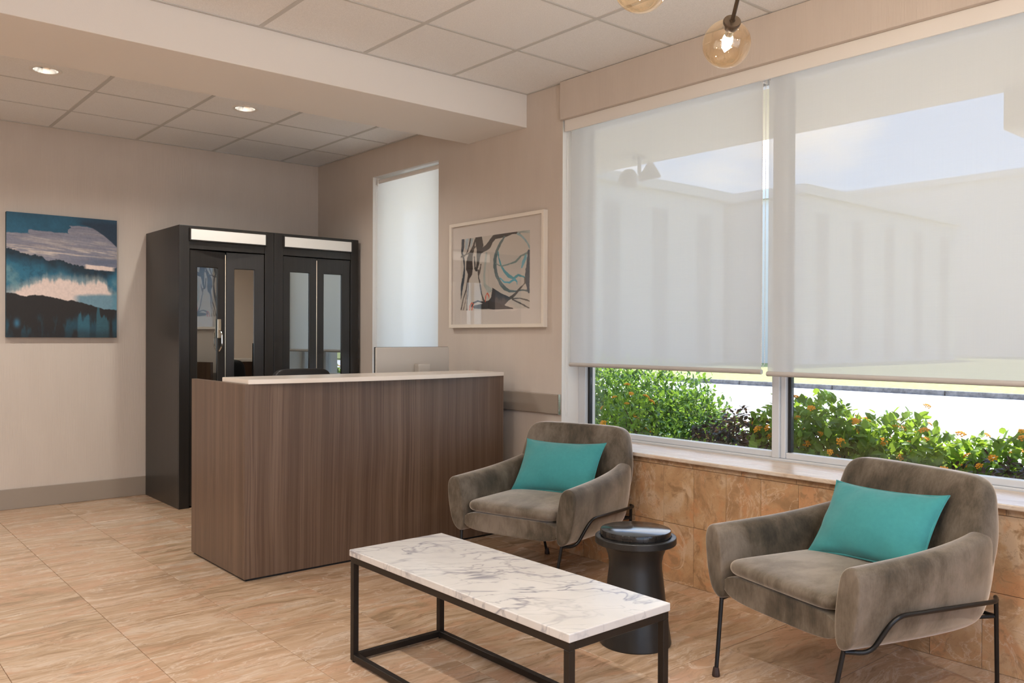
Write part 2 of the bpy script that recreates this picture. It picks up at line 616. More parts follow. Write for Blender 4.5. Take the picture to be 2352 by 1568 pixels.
CONC = mat('kerb_concrete', m_conc)
SOIL = flat('soil', (0.06, 0.042, 0.03), 0.95)
HLEAF = mat('hedge_leaf', leafmat([(0.0, (0.018, 0.065, 0.022)), (0.5, (0.04, 0.14, 0.035)), (1.0, (0.10, 0.25, 0.05))], (0.40, 0.62, 0.05)))
LLEAF = mat('lantana_leaf', leafmat([(0.0, (0.045, 0.11, 0.02)), (0.55, (0.12, 0.26, 0.04)), (1.0, (0.24, 0.42, 0.06))], (0.55, 0.75, 0.06)))
DLEAF = mat('dead_leaf', leafmat([(0.0, (0.028, 0.016, 0.012)), (0.6, (0.07, 0.042, 0.032)), (1.0, (0.06, 0.075, 0.03))], (0.12, 0.07, 0.04)))
TWIG = flat('twig', (0.075, 0.05, 0.035), 0.9)
ORANGE = flat('orange_petal', (0.90, 0.40, 0.015), 0.6)
BULB = emit('bulb_glow', (1.0, 0.91, 0.80), 310.0)
LENS = emit('downlight_glow', (1.0, 0.93, 0.82), 14.0)

# ------------------------------------------------------------------ room shell
XL, YF = -6.0, -9.0          # left wall, wall behind the camera
H1, H2 = 2.810, 2.846        # ceiling heights behind / in front of the beam
BF, BB, ZB = -2.877, -2.252, 2.633


def holed_wall(name, a0, a1, z0, z1, holes, t0, t1, axis, mats, mi):
    """wall slab with rectangular holes. axis 'x': spans Y (a), thickness X t0..t1; axis 'y': spans X."""
    ca = sorted({a0, a1, *[h[0] for h in holes], *[h[1] for h in holes]})
    cz = sorted({z0, z1, *[h[2] for h in holes], *[h[3] for h in holes]})
    hole = lambda i, j: any(h[0] - 1e-6 <= ca[i] and ca[i + 1] <= h[1] + 1e-6 and h[2] - 1e-6 <= cz[j] and cz[j + 1] <= h[3] + 1e-6 for h in holes)
    P = (lambda a, th, z: (th, a, z)) if axis == 'x' else (lambda a, th, z: (a, th, z))
    bm = bmesh.new()
    cache = {}

    def v(i, th, j):
        k = (i, th, j)
        if k not in cache:
            cache[k] = bm.verts.new(P(ca[i], t0 if th == 0 else t1, cz[j]))
        return cache[k]
    na, nz = len(ca) - 1, len(cz) - 1
    solid = lambda i, j: 0 <= i < na and 0 <= j < nz and not hole(i, j)
    for i in range(na):
        for j in range(nz):
            if not solid(i, j):
                continue
            bm.faces.new([v(i, 0, j), v(i + 1, 0, j), v(i + 1, 0, j + 1), v(i, 0, j + 1)]).material_index = mi[0]
            bm.faces.new([v(i, 1, j), v(i, 1, j + 1), v(i + 1, 1, j + 1), v(i + 1, 1, j)]).material_index = mi[1]
            for di, dj, e in ((-1, 0, ((i, j), (i, j + 1))), (1, 0, ((i + 1, j), (i + 1, j + 1))), (0, -1, ((i, j), (i + 1, j))), (0, 1, ((i, j + 1), (i + 1, j + 1)))):
                if not solid(i + di, j + dj):
                    (p, q), (r, s) = e
                    bm.faces.new([v(p, 0, q), v(r, 0, s), v(r, 1, s), v(p, 1, q)]).material_index = mi[2]
    bmesh.ops.recalc_face_normals(bm, faces=bm.faces)
    return tag(link(name, bmmesh(bm), mats), kind='structure')


WY0, WY1, WZ0, WZ1 = -7.45, -3.215, 0.63, 2.62     # large window opening
SY0, SY1, SZ0, SZ1 = -1.888, -0.955, 0.86, 2.58    # small window opening
holed_wall('wall_back', XL - 0.2, 0.0, -0.1, 3.1, [], 0.0, 0.2, 'y', [WALLP, CREAM, WHITEP], (0, 1, 2))
holed_wall('wall_right', YF - 0.2, 0.2, -0.1, 3.1, [(WY0, WY1, WZ0, WZ1), (SY0, SY1, SZ0, SZ1)], 0.0, 0.30, 'x', [WALLP, CREAM, WHITEP], (0, 1, 2))
holed_wall('wall_left', YF - 0.2, 0.2, -0.1, 3.1, [], XL - 0.2, XL, 'x', [WALLP, WALLP, WHITEP], (0, 1, 2))
FW = (-5.6, -0.6, 0.15, 2.62)  # opening for the added fill window
holed_wall('wall_front', XL - 0.2, 0.3, -0.1, 3.1, [FW], YF - 0.2, YF, 'y', [CREAM, WALLP, WHITEP], (0, 1, 2))

# floor: grout bed with single stone tiles
fl = tag(box('floor', (XL - 0.2, YF - 0.2, -0.12), (0.3, 0.2, -0.004), FGROUT), kind='structure')
TS, JW = 0.4575, 0.0022
tile_me = {}


def cut_tile(name, lo, hi, thick_axis, m, parent, bev=0.0012):
    key = (name, m.name, tuple(round(hi[i] - lo[i], 4) for i in range(3)))
    if key not in tile_me:
        s = [hi[i] - lo[i] for i in range(3)]
        tile_me[key] = boxmesh(*s, bev, 1)
        tile_me[key].materials.append(m)
    return link(name, tile_me[key], None, parent, [(hi[i] + lo[i]) / 2 for i in range(3)])


x = -1.672 + 4 * TS
while x > XL:
    x0, x1 = max(x - TS, XL), min(x, 0.0)
    if x1 - x0 > 0.03:
        y = -2.685 + 6 * TS
        while y > YF:
            y0, y1 = max(y - TS, YF), min(y, 0.0)
            if y1 - y0 > 0.03:
                cut_tile('floor_tile', (x0 + JW / 2, y0 + JW / 2, -0.012), (x1 - JW / 2, y1 - JW / 2, 0.0), 2, FLOORM, fl)
            y -= TS
    x -= TS

# downlight positions (the tiles around them are cut out)
LIGHTS1 = [(-2.527, -1.493), (-1.308, -1.462), (-3.75, -1.48), (-4.95, -1.48)]  # the last two are out of view, added to light the room
FILL_LIGHTS2 = [(-3.35, -4.4), (-5.2, -4.4), (-3.35, -6.2), (-5.2, -6.2), (-1.5, -7.45), (-3.35, -8.05), (-5.2, -8.05)]  # all out of view, added as fill lamps for the lounge


def holed_tile(lo, hi, cx, cy, r, m, parent):
    n = 32
    V, F = [], []
    mx, my = (lo[0] + hi[0]) / 2, (lo[1] + hi[1]) / 2
    for z in (lo[2], hi[2]):
        for k in range(n):
            a = 2 * PI * (k + 0.5) / n
            V.append((cx + r * math.cos(a) - mx, cy + r * math.sin(a) - my, z - lo[2]))
        for k in range(n):
            a = 2 * PI * (k + 0.5) / n
            c, s_ = math.cos(a), math.sin(a)
            sc = min(((hi[0] - cx) if c > 0 else (cx - lo[0])) / max(abs(c), 1e-9), ((hi[1] - cy) if s_ > 0 else (cy - lo[1])) / max(abs(s_), 1e-9))
            V.append((cx + sc * c - mx, cy + sc * s_ - my, z - lo[2]))
        for ox, oy in ((hi[0], hi[1]), (lo[0], hi[1]), (lo[0], lo[1]), (hi[0], lo[1])):
            V.append((ox - mx, oy - my, z - lo[2]))
    st_ = 2 * n + 4
    for b, fl_ in ((0, True), (st_, False)):
        for k in range(n):
            q = (k + 1) % n
            f = [b + k, b + q, b + n + q, b + n + k]
            p1, p2 = V[b + n + k], V[b + n + q]
            if abs(p1[0] - p2[0]) > 1e-6 and abs(p1[1] - p2[1]) > 1e-6:
                a = 2 * PI * (k + 1) / n
                ci = {(1, 1): 0, (-1, 1): 1, (-1, -1): 2, (1, -1): 3}[(1 if math.cos(a) > 0 else -1, 1 if math.sin(a) > 0 else -1)]
                f = [b + k, b + q, b + n + q, b + 2 * n + ci, b + n + k]
            F.append(f if fl_ else f[::-1])
    for k in range(n):
        q = (k + 1) % n
        F.append((k, k + st_, q + st_, q))
    return link('ceiling_tile', pydata(V, F), m, parent, (mx, my, lo[2]))


# ceilings: slab, lay-in tiles and tee bars
ce = tag(box('ceiling', (XL - 0.2, YF - 0.2, 2.90), (0.3, 0.2, 3.12), PLASTER), kind='structure')


def ceiling_field(x_lines, y_lines, H, xlo, xhi, ylo, yhi):
    xs = sorted([xlo, xhi] + [v for v in x_lines if xlo + 0.03 < v < xhi - 0.03])
    ys = sorted([ylo, yhi] + [v for v in y_lines if ylo + 0.03 < v < yhi - 0.03])
    for a, b in zip(xs, xs[1:]):
        for c, d in zip(ys, ys[1:]):
            lo, hi = (a + 0.007, c + 0.007, H + 0.003), (b - 0.007, d - 0.007, H + 0.018)
            hit = [p for p in LIGHTS1 + FILL_LIGHTS2 if lo[0] + 0.09 < p[0] < hi[0] - 0.09 and lo[1] + 0.09 < p[1] < hi[1] - 0.09]
            if hit:
                holed_tile(lo, hi, hit[0][0], hit[0][1], 0.080, CTILE, ce)
            else:
                cut_tile('ceiling_tile', lo, hi, 2, CTILE, ce, 0.004)
    for v in xs[1:-1]:
        cut_tile('ceiling_tee_bar', (v - 0.012, ylo, H), (v + 0.012, yhi, H + 0.03), 0, GRID, ce, 0.001)
    for v in ys[1:-1]:
        for a, b in zip(xs, xs[1:]):
            cut_tile('ceiling_cross_bar', (a + 0.0125, v - 0.008, H + 0.001), (b - 0.0125, v + 0.008, H + 0.03), 0, GRID, ce, 0.001)
    for lo, hi in (((xlo, ylo, H - 0.001), (xlo + 0.02, yhi, H + 0.03)), ((xhi - 0.02, ylo, H - 0.001), (xhi, yhi, H + 0.03)),
                   ((xlo + 0.02, ylo, H - 0.001), (xhi - 0.02, ylo + 0.02, H + 0.03)), ((xlo + 0.02, yhi - 0.02, H - 0.001), (xhi - 0.02, yhi, H + 0.03))):
        cut_tile('ceiling_edge_bar', lo, hi, 0, GRID, ce, 0.001)


ceiling_field([-0.367 - 0.6096 * k for k in range(11)], [-0.598 - 0.6096 * k for k in range(5)], H1, XL, 0.0, BB + 0.02, 0.0)
ceiling_field([-0.612 - 0.6096 * k for k in range(11)], [-3.480 - 0.6096 * k for k in range(11)], H2, XL, 0.0, YF, BF)
tag(box('ceiling_beam', (XL, BF, ZB), (0.0, BB, 2.90), PLASTER, bev=0.004), kind='structure')

# trims
tag(box('baseboard_back', (XL, -0.014, 0.0), (0.0, 0.0, 0.148), TAUPE, bev=0.003), kind='structure')
tag(box('baseboard_right', (-0.014, -3.21, 0.0), (0.0, -0.014, 0.148), TAUPE, bev=0.003), kind='structure')
tag(box('baseboard_left', (XL, YF, 0.0), (XL + 0.014, -0.014, 0.148), TAUPE, bev=0.003), kind='structure')
cr = tag(box('trim_1', (-0.022, -3.205, 0.785), (0.0, -0.02, 0.908), TAUPE, bev=0.004), kind='structure')
box('end_cap', (-0.024, -3.211, 0.783), (-0.0005, -3.205, 0.910), CHROME, cr, 0.001)
tag(box('trim_2', (-0.035, WY0 - 0.2, 2.612), (0.0, -3.222, H2), WALLP, bev=0.003), kind='structure')

# stone-clad low wall under the window
WX = -0.176
wn = tag(box('trim_3', (WX + 0.009, WY0 - 0.2, 0.0), (0.0, -3.215, 0.629), GROUT), kind='structure')
ys = [-4.172 + 0.195 * k for k in range(5, -18, -1)]
for z0, z1, off in ((0.0, 0.3035, 0.0), (0.3035, 0.601, 0.0)):
    for a in ys:
        y1, y0 = min(a, -3.217), max(a - 0.195, WY0 - 0.2)
        if y1 - y0 > 0.02:
            cut_tile('wall_tile', (WX, y0 + 0.0008, z0 + 0.001), (WX + 0.012, y1 - 0.0008, z1 - 0.001), 0, WTILE, wn, 0.0008)
for k in range(-4, 14):
    y1, y0 = min(-4.359 + 0.291 * 1 - 0.291 * k, -3.217), max(-4.359 - 0.291 * k, WY0 - 0.2)
    if y1 - y0 > 0.02:
        cut_tile('wall_tile', (WX, y0 + 0.0008, 0.602), (WX + 0.012, y1 - 0.0008, 0.629), 0, WTILE, wn, 0.0008)


# ------------------------------------------------------------------ windows
def window(name, y0, y1, z0, z1, mull, xa=0.145, xb=0.20, fwid=0.062):
    w = tag(empty(name, ((xa + xb) / 2, (y0 + y1) / 2, z0)), kind='structure')
    b = 0.004
    box('frame_head', (xa, y0, z1 - fwid), (xb, y1, z1), ALU, w, b)
    box('frame_rail', (xa - 0.012, y0, z0 + 0.001), (xb, y1, z0 + 0.030), ALU, w, b)
    box('frame_jamb', (xa, y0, z0 + 0.030), (xb, y0 + fwid, z1 - fwid), ALU, w, b)
    box('frame_jamb', (xa, y1 - fwid, z0 + 0.030), (xb, y1, z1 - fwid), ALU, w, b)
    edges = [y0 + fwid] + mull + [y1 - fwid]
    for m in mull:
        box('mullion', (xa - 0.010, m - 0.024, z0 + 0.030), (xb, m + 0.018, z1 - fwid), ALU, w, b)
        box('mullion', (xa + 0.004, m - 0.052, z0 + 0.030), (xb, m - 0.0245, z1 - fwid), ALU, w, b)
    lo = sorted(edges)
    for a, c in zip(lo, lo[1:]):
        p0 = a + (0.020 if a in mull else 0.0)
        p1 = c - (0.054 if c in mull else 0.0)
        box('sash_rail', (xa + 0.006, p0, z0 + 0.0305), (xb, p1, z0 + 0.060), ALU, w, 0.003)
        box('gasket', (xb - 0.030, p1 - 0.016, z0 + 0.0605), (xb - 0.004, p1 - 0.0005, z1 - fwid), BLACKR, w)
        box('pane', (xb - 0.020, p0 + 0.001, z0 + 0.0605), (xb - 0.014, p1 - 0.0165, z1 - fwid - 0.001), GLASS, w)
    return w


w1 = window('window_1', WY0, WY1, WZ0, WZ1, [-6.055, -4.632])
box('sill', (-0.204, WY0 - 0.2, 0.6295), (0.128, WY1 - 0.0005, 0.6495), SILLM, w1, 0.004)
w2 = window('window_2', SY0, SY1, SZ0, SZ1, [], 0.16, 0.21, 0.045)
w3 = tag(empty('added_fill_window', (-3.1, YF, 0.15)), kind='structure')  # unseen glazed front, added to let soft fill daylight in behind the camera
for a in (-5.6, -4.35, -3.1, -1.85, -0.66):
    box('mullion', (a, YF - 0.14, 0.15), (a + 0.06, YF - 0.08, 2.62), ALU, w3, 0.004)
for a in (-5.54, -4.29, -3.04, -1.79):
    box('pane', (a, YF - 0.115, 0.152), (a + (1.19 if a < -1.8 else 1.13), YF - 0.109, 2.618), GLASS, w3)


# ------------------------------------------------------------------ roller blinds
def chain(parent, x, y, z0, z1, gap=0.018):
    V, F = sweep([(x, y, z1), (x, y, z0 + 0.02), (x, y - gap / 2, z0), (x, y - gap, z0 + 0.02), (x, y - gap, z1)], 0.0013, 6)
    n = int((z1 - z0) / 0.012)
    for s in (0, -gap):
        for k in range(n):
            zz = z0 + 0.024 + k * 0.012
            b = len(V)
            r = 0.0030
            V += [Vector((x + dx * r, y + s + dy * r, zz + dz * r)) for dx, dy, dz in ((1, 0, 0), (0, 1, 0), (-1, 0, 0), (0, -1, 0), (0, 0, 1), (0, 0, -1))]
            for k2 in range(4):
                F += [(b + k2, b + (k2 + 1) % 4, b + 4), (b + (k2 + 1) % 4, b + k2, b + 5)]
    c = sum(V, Vector()) / len(V)
    o = link('bead_chain', pydata([v - c for v in V], F), WHITEP, parent, c, True)
    o['kind'] = 'stuff'
    box('chain_weight', (x - 0.006, y - gap / 2 - 0.006, z0 - 0.028), (x + 0.006, y - gap / 2 + 0.006, z0 + 0.004), PGLASS, parent, 0.003)


def blind(label, y0, y1, ztop, zbot, xf, fab, chains, fascia):
    b = tag(empty('roller_blind', (xf, (y0 + y1) / 2, zbot)), label, 'window blind', 'roller blinds at the windows')
    hy, hz = (y1 - y0) / 2 - 0.004, (ztop - zbot) / 2
    link('fabric', pydata([(0, -hy, -hz), (0, hy, -hz), (0, hy, hz), (0, -hy, hz)], [(0, 1, 2, 3)]), fab, b, (xf, (y0 + y1) / 2, (ztop + zbot) / 2 + 0.01))
    tube('bottom_bar', [(xf, y0 + 0.002, zbot), (xf, y1 - 0.002, zbot)], 0.0125, BARM, b, 12)
    tube('roller', [(xf + 0.022, y0 + 0.012, ztop + 0.03), (xf + 0.022, y1 - 0.012, ztop + 0.03)], 0.021, WHITEP if not fascia else WHITEP, b, 16)
    for yy in (y0 + 0.004, y1 - 0.012):
        box('bracket', (xf - 0.004, yy, ztop - 0.006), (xf + 0.05, yy + 0.008, ztop + 0.06), WHITEP, b, 0.002)
    for yy, zz in chains:
        chain(b, xf - 0.010, yy, zz, ztop)
    return b


blind('pale screen blind lowered beside the framed ink drawing wall', -4.628, -3.262, 2.545, 1.098, 0.025, BLIND, [(-3.236, 0.80), (-4.631, 1.12)], True)
blind('wide pale screen blind lowered above the lantana flowers', -6.030, -4.656, 2.545, 1.090, 0.025, BLIND, [], True)
blind('pale screen blind lowered past the lantana end of the window', -7.44, -6.040, 2.545, 1.090, 0.025, BLIND, [], True)
fa = tag(box('blind_fascia', (-0.006, WY0 + 0.003, 2.540), (0.006, -3.238, 2.6115), WHITEP, bev=0.002), 'long white fascia strip across the top of the wide window', 'fascia')
blind('white opaque blind on the narrow window above the desk', SY0 + 0.004, SY1 - 0.012, 2.515, 1.135, 0.035, BLIND2, [(SY1 - 0.004, 1.0)], False)


# ------------------------------------------------------------------ recessed downlights
def downlight(xx, yy, H, power, label, glow=LENS, r=0.082):
    d = tag(empty('downlight', (xx, yy, H)), label, 'ceiling light', 'recessed downlights')
    lathe('trim_ring', [(r * 0.80, -0.001), (r * 1.02, -0.005), (r * 1.06, -0.001), (r * 1.06, 0.003), (r * 0.80, 0.003)], WHITEP, d, (xx, yy, H), 40, caps=False)
    lathe('reflector', [(r * 0.82, -0.002), (r * 0.70, 0.028), (r * 0.50, 0.050), (r * 0.48, 0.050), (r * 0.68, 0.029), (r * 0.80, 0.0)], CHROME, d, (xx, yy, H), 40, caps=False)
    lathe('lens', [(r * 0.49, 0.044), (r * 0.44, 0.040), (0.0, 0.038)], glow, d, (xx, yy, H), 32, caps=False)
    li = bpy.data.lights.new('downlight_lamp', 'AREA')
    li.shape = 'DISK'
    li.size = r * 0.84
    li.energy = power
    li.color = (1.0, 0.965, 0.90)
    lo = bpy.data.objects.new('downlight_lamp', li)
    COL.objects.link(lo)
    lo.parent = d
    lo.location = (0, 0, 0.026)
    return d


DP = 13.0
LAB1 = ['bright round recessed downlight above the blue canvas', 'round recessed downlight with chrome reflector above the black booths',
        'added unseen downlight second past the blue canvas', 'added unseen downlight at the far end of the low ceiling']
for (xx, yy), lb in zip(LIGHTS1, LAB1):
    downlight(xx, yy, H1 + 0.001, DP, lb)
for xx, yy in FILL_LIGHTS2:
    downlight(xx, yy, H2 + 0.001, DP * 1.6, 'added unseen fill downlight in the lounge ceiling')

# ------------------------------------------------------------------ reception desk
DX0, DX1, DYF, DYB, DH = -1.886, -0.155, -2.836, -2.079, 1.017
dk = tag(empty('reception_desk', ((DX0 + DX1) / 2, (DYF + DYB) / 2, 0)), 'walnut reception desk with a cream stone transaction counter', 'desk')
box('front_panel', (DX0, DYF, 0.012), (DX1, DYF + 0.03, DH), WOOD, dk, 0.0015)
box('side_panel', (DX0, DYF + 0.0305, 0.012), (DX0 + 0.03, DYB, DH), WOOD, dk, 0.0015)
box('side_panel', (DX1 - 0.03, DYF + 0.0305, 0.012), (DX1, DYB, DH), WOOD, dk, 0.0015)
box('plinth', (DX0 + 0.012, DYF + 0.012, 0.0), (DX1 - 0.012, DYB - 0.012, 0.012), BLACKR, dk)
box('work_surface', (DX0 + 0.0305, DYF + 0.0305, 0.71), (DX1 - 0.0305, DYB + 0.02, 0.74), QUARTZ, dk, 0.003)
# bowed counter
bm = bmesh.new()
N = 24
lo_, hi_ = [], []
for z, L in ((DH, lo_), (DH + 0.024, hi_)):
    ring = []
    for k in range(N + 1):
        s = k / N
        xx = DX0 + 0.018 + (DX1 + 0.002 - DX0 - 0.018) * s
        ring.append((xx, DYF - 0.002 - 0.075 * (1 - (2 * s - 1) ** 2), z))
    ring += [(DX1 + 0.002, DYF + 0.345, z), (DX0 + 0.018, DYF + 0.345, z)]
    L += [bm.verts.new(p) for p in ring]
bm.faces.new(lo_[::-1])
bm.faces.new(hi_)
for k in range(len(lo_)):
    q = (k + 1) % len(lo_)
    bm.faces.new((lo_[k], lo_[q], hi_[q], hi_[k]))
bmesh.ops.recalc_face_normals(bm, faces=bm.faces)
bm.normal_update()
bmesh.ops.bevel(bm, geom=[e for e in bm.edges if e.link_faces[0].normal.dot(e.link_faces[1].normal) < 0.6], offset=0.002, segments=2, affect='EDGES')
cc = Vector(((DX0 + DX1) / 2, DYF, DH))
bmesh.ops.translate(bm, vec=-cc, verts=bm.verts)
link('counter', bmmesh(bm), QUARTZ, dk, cc)

# monitor on the work surface, its back towards the lounge
mo = tag(empty('computer_monitor', (-0.497, -2.30, 0.741)), 'silver backed computer monitor standing behind the desk counter', 'monitor')
box('shell', (-0.788, -2.312, 0.845), (-0.206, -2.296, 1.196), SILVER, mo, 0.006, 3)
box('screen', (-0.790, -2.2955, 0.843), (-0.204, -2.287, 1.198), PLASTIC, mo, 0.002)
box('stand_neck', (-0.498, -2.372, 0.90), (-0.402, -2.3125, 1.086), SILVER, mo, 0.008, 3)
box('stand_stem', (-0.478, -2.365, 0.7565), (-0.422, -2.325, 0.899), SILVER, mo, 0.004)
box('stand_foot', (-0.56, -2.42, 0.741), (-0.34, -2.22, 0.756), SILVER, mo, 0.006)

# task chair behind the desk
oc = tag(empty('task_chair', (-1.10, -1.62, 0.0)), 'black leather task chair tucked behind the walnut desk', 'chair')


def rrect(w, d, cx, cy, z, r=0.5, n=4):
    """rounded rectangle ring"""
    P = []
    for qx, qy in ((1, 1), (-1, 1), (-1, -1), (1, -1)):
        for k in range(n):
            a = PI / 2 * k / (n - 1) + {(1, 1): 0, (-1, 1): PI / 2, (-1, -1): PI, (1, -1): 1.5 * PI}[(qx, qy)]
            rr = min(w, d) * r
            P.append((cx + qx * (w - rr) + rr * math.cos(a), cy + qy * (d - rr) + rr * math.sin(a), z))
    return P


rings('seat', [rrect(0.22, 0.21, 0, 0, 0.43), rrect(0.25, 0.24, 0, 0, 0.45), rrect(0.25, 0.24, 0, 0, 0.49), rrect(0.22, 0.21, 0, 0, 0.515)], LEATHER, oc, sub=1)
B = []
for z, w, d in ((0.56, 0.15, 0.02), (0.58, 0.19, 0.032), (0.75, 0.215, 0.036), (0.95, 0.215, 0.036), (1.02, 0.20, 0.034), (1.045, 0.17, 0.026), (1.055, 0.13, 0.012)):
    B.append(rrect(w, d, 0, -0.24 - (z - 0.56) * 0.08, z))
rings('backrest', B, LEATHER, oc, sub=1)
tube('back_post', [(0, -0.28, 0.70), (0, -0.30, 0.55), (0, -0.20, 0.42), (0, -0.05, 0.42)], 0.016, PLASTIC, oc, 8, rnd=0.04, world=False)
lathe('gas_lift', [(0.028, 0.08), (0.028, 0.26), (0.018, 0.265), (0.018, 0.428)], BLKMET, oc, (0, 0, 0), 16, world=False)
for s in (-1, 1):
    tube('armrest', [(s * 0.20, -0.05, 0.425), (s * 0.29, -0.05, 0.44), (s * 0.29, -0.05, 0.63), (s * 0.29, 0.12, 0.65), (s * 0.29, -0.16, 0.65)], 0.013, PLASTIC, oc, 8, world=False)
for k in range(5):
    a = 2 * PI * k / 5
    tube('base_leg', [(0.02 * math.cos(a), 0.02 * math.sin(a), 0.10), (0.28 * math.cos(a), 0.28 * math.sin(a), 0.068)], [0.02, 0.013], PLASTIC, oc, 8, world=False)
    lathe('caster', [(0.0, -0.027), (0.018, -0.02), (0.026, 0.0), (0.018, 0.02), (0.0, 0.027)], PLASTIC, oc, (0.28 * math.cos(a), 0.28 * math.sin(a), 0.028), 12, world=False)

# ------------------------------------------------------------------ telephone booths
BH, BY = 2.075, -0.776


def booth(label, x0, x1, fold, handle, gname):
    b = tag(empty('telephone_booth', ((x0 + x1) / 2, BY / 2, 0)), label, 'phone booth', 'pair of black booths')
    box('side_panel', (x0, BY + 0.02, 0.0), (x0 + 0.02, -0.018, BH), BWOOD, b, 0.002)
    box('side_panel', (x1 - 0.02, BY + 0.02, 0.0), (x1, -0.018, BH), BWOOD, b, 0.002)
    box('back_panel', (x0 + 0.0205, -0.032, 0.0), (x1 - 0.0205, -0.018, BH - 0.021), BWOOD, b)
    box('top_panel', (x0 + 0.0205, BY + 0.02, BH - 0.02), (x1 - 0.0205, -0.018, BH), BWOOD, b)
    d0, d1 = x0 + 0.075, x1 - 0.072
    dz = 1.905
    box('stile', (x0, BY, 0.0), (d0, BY + 0.0195, BH), BWOOD, b, 0.002)
    box('stile', (d1, BY, 0.0), (x1 - 0.001, BY + 0.0195, BH), BWOOD, b, 0.002)
    box('header', (d0 + 0.0005, BY + 0.003, dz), (d1 - 0.0005, BY + 0.0195, BH), BWOOD, b, 0.002)
    sg = frame_ring('sign_frame', d0 - 0.005, d1 + 0.005, 1.962, 2.060, 0.009, 0.009, 0.009, 0.009, BY - 0.022, BY, BWOOD, b, 0.002)
    box('sign_panel', (d0 + 0.0045, BY - 0.018, 1.9715), (d1 - 0.0045, BY - 0.002, 2.0505), MILK, sg)
    xm = (d0 + d1) / 2
    hw = xm - d0
    ang = math.asin(fold / hw)
    for s in (0, 1):
        w = hw / 1.0
        leaf_root = frame_ring('door_leaf', 0, hw - 0.003, 0.015, dz - 0.004, 0.062 if s == 0 else 0.062, 0.062 if s == 0 else 0.075, 0.125, 0.25, -0.016, 0.016, BWOOD, b, 0.003)
        # hinge line of each leaf is on the jamb; leaves fold inwards in the middle
        c = leaf_root.location.copy()
        for o in (leaf_root,):
            half = (hw - 0.003) / 2
            if s == 0:
                px, py = d0 + 0.0015, BY + 0.025
                rz = ang
                cx, cy = px + math.cos(rz) * half, py + math.sin(rz) * half
            else:
                px, py = d1 - 0.0015, BY + 0.025
                rz = -ang
                cx, cy = px - math.cos(rz) * half, py - math.sin(rz) * half
            o.location = (cx - wloc(b).x, cy - wloc(b).y, (0.015 + dz - 0.004) / 2)
            o.rotation_euler = (0, 0, rz)
        hz = (dz - 0.004 - 0.015) / 2
        gl, gr = -half + 0.062, half - (0.062 if s == 0 else 0.075)
        box('glass', (gl + 0.0005, -0.003, -hz + 0.2505), (gr - 0.0005, 0.003, hz - 0.1255), BGLASS, leaf_root, world=False)
        if s == 0:
            tube('hinge', [(half + 0.0015, -0.013, -hz + 0.02), (half + 0.0015, -0.013, hz - 0.02)], 0.0042, BRASS, leaf_root, 8, world=False)
            if handle:
                zc = 1.27 - 0.96
                hx = half - 0.052
                box('handle_plate', (hx - 0.014, -0.021, zc - 0.02), (hx + 0.014, -0.0165, zc + 0.125), BRASS, leaf_root, 0.004, world=False)
                tube('pull_handle', [(hx, -0.020, zc + 0.045), (hx, -0.055, zc + 0.02), (hx, -0.058, zc - 0.08), (hx, -0.020, zc - 0.115)], 0.0062, CHROME, leaf_root, 8, rnd=0.025, world=False)
    return b


booth('black wooden booth with folded glass door and steel pull handle', -1.512, -0.782, 0.045, True, 'l')
booth('black wooden booth with closed glass door in the wall corner', -0.780, -0.030, 0.012, False, 'r')


# ------------------------------------------------------------------ pictures
def vnoise(u, v, f, seed):
    r = np.random.default_rng(seed)
    G = r.random((int(f) + 3, int(f) + 3))
    x, y = u * f, v * f
    xi, yi = np.floor(x).astype(int), np.floor(y).astype(int)
    xi, yi = np.clip(xi, 0, int(f) + 1), np.clip(yi, 0, int(f) + 1)
    fx, fy = x - xi, y - yi
    fx, fy = fx * fx * (3 - 2 * fx), fy * fy * (3 - 2 * fy)
    return (G[xi, yi] * (1 - fx) + G[xi + 1, yi] * fx) * (1 - fy) + (G[xi, yi + 1] * (1 - fx) + G[xi + 1, yi + 1] * fx) * fy


def fbm(u, v, f, seed, n=4, ax=1.0, ay=1.0):
    s, a, t_ = 0, 1, 0
    for k in range(n):
        s = s + a * vnoise(np.clip(u * ax, 0, 1), np.clip(v * ay, 0, 1), f * 2 ** k, seed + k)
        t_ += a
        a *= 0.55
    return s / t_


def sm(a, b, x):
    q = np.clip((x - a) / (b - a), 0, 1)
    return q * q * (3 - 2 * q)


def painted_plane(name, verts_of, col, nu, nv, parent):
    """grid of print colours; verts_of(u, v) gives local positions, v downwards"""
    U, Vv = np.meshgrid(np.linspace(0, 1, nu), np.linspace(0, 1, nv), indexing='ij')
    P = verts_of(U, Vv).reshape(-1, 3)
    idx = np.arange(nu * nv).reshape(nu, nv)
    F = np.stack([idx[:-1, :-1], idx[:-1, 1:], idx[1:, 1:], idx[1:, :-1]], -1).reshape(-1, 4)
    me = bpy.data.meshes.new('print')
    me.from_pydata(P.tolist(), [], F.tolist())
    at = me.color_attributes.new('Col', 'FLOAT_COLOR', 'POINT')
    C4 = np.concatenate([col(U, Vv).reshape(-1, 3), np.ones((nu * nv, 1))], 1).astype(np.float32)
    at.data.foreach_set('color', C4.ravel())
    return link(name, me, VCOL, parent, (0, 0, 0), False, False)


def lin(*c):
    return np.array([((x / 255 + 0.055) / 1.055) ** 2.4 for x in c])


def blend(base, c, a):
    return base * (1 - a[..., None]) + c * a[..., None]


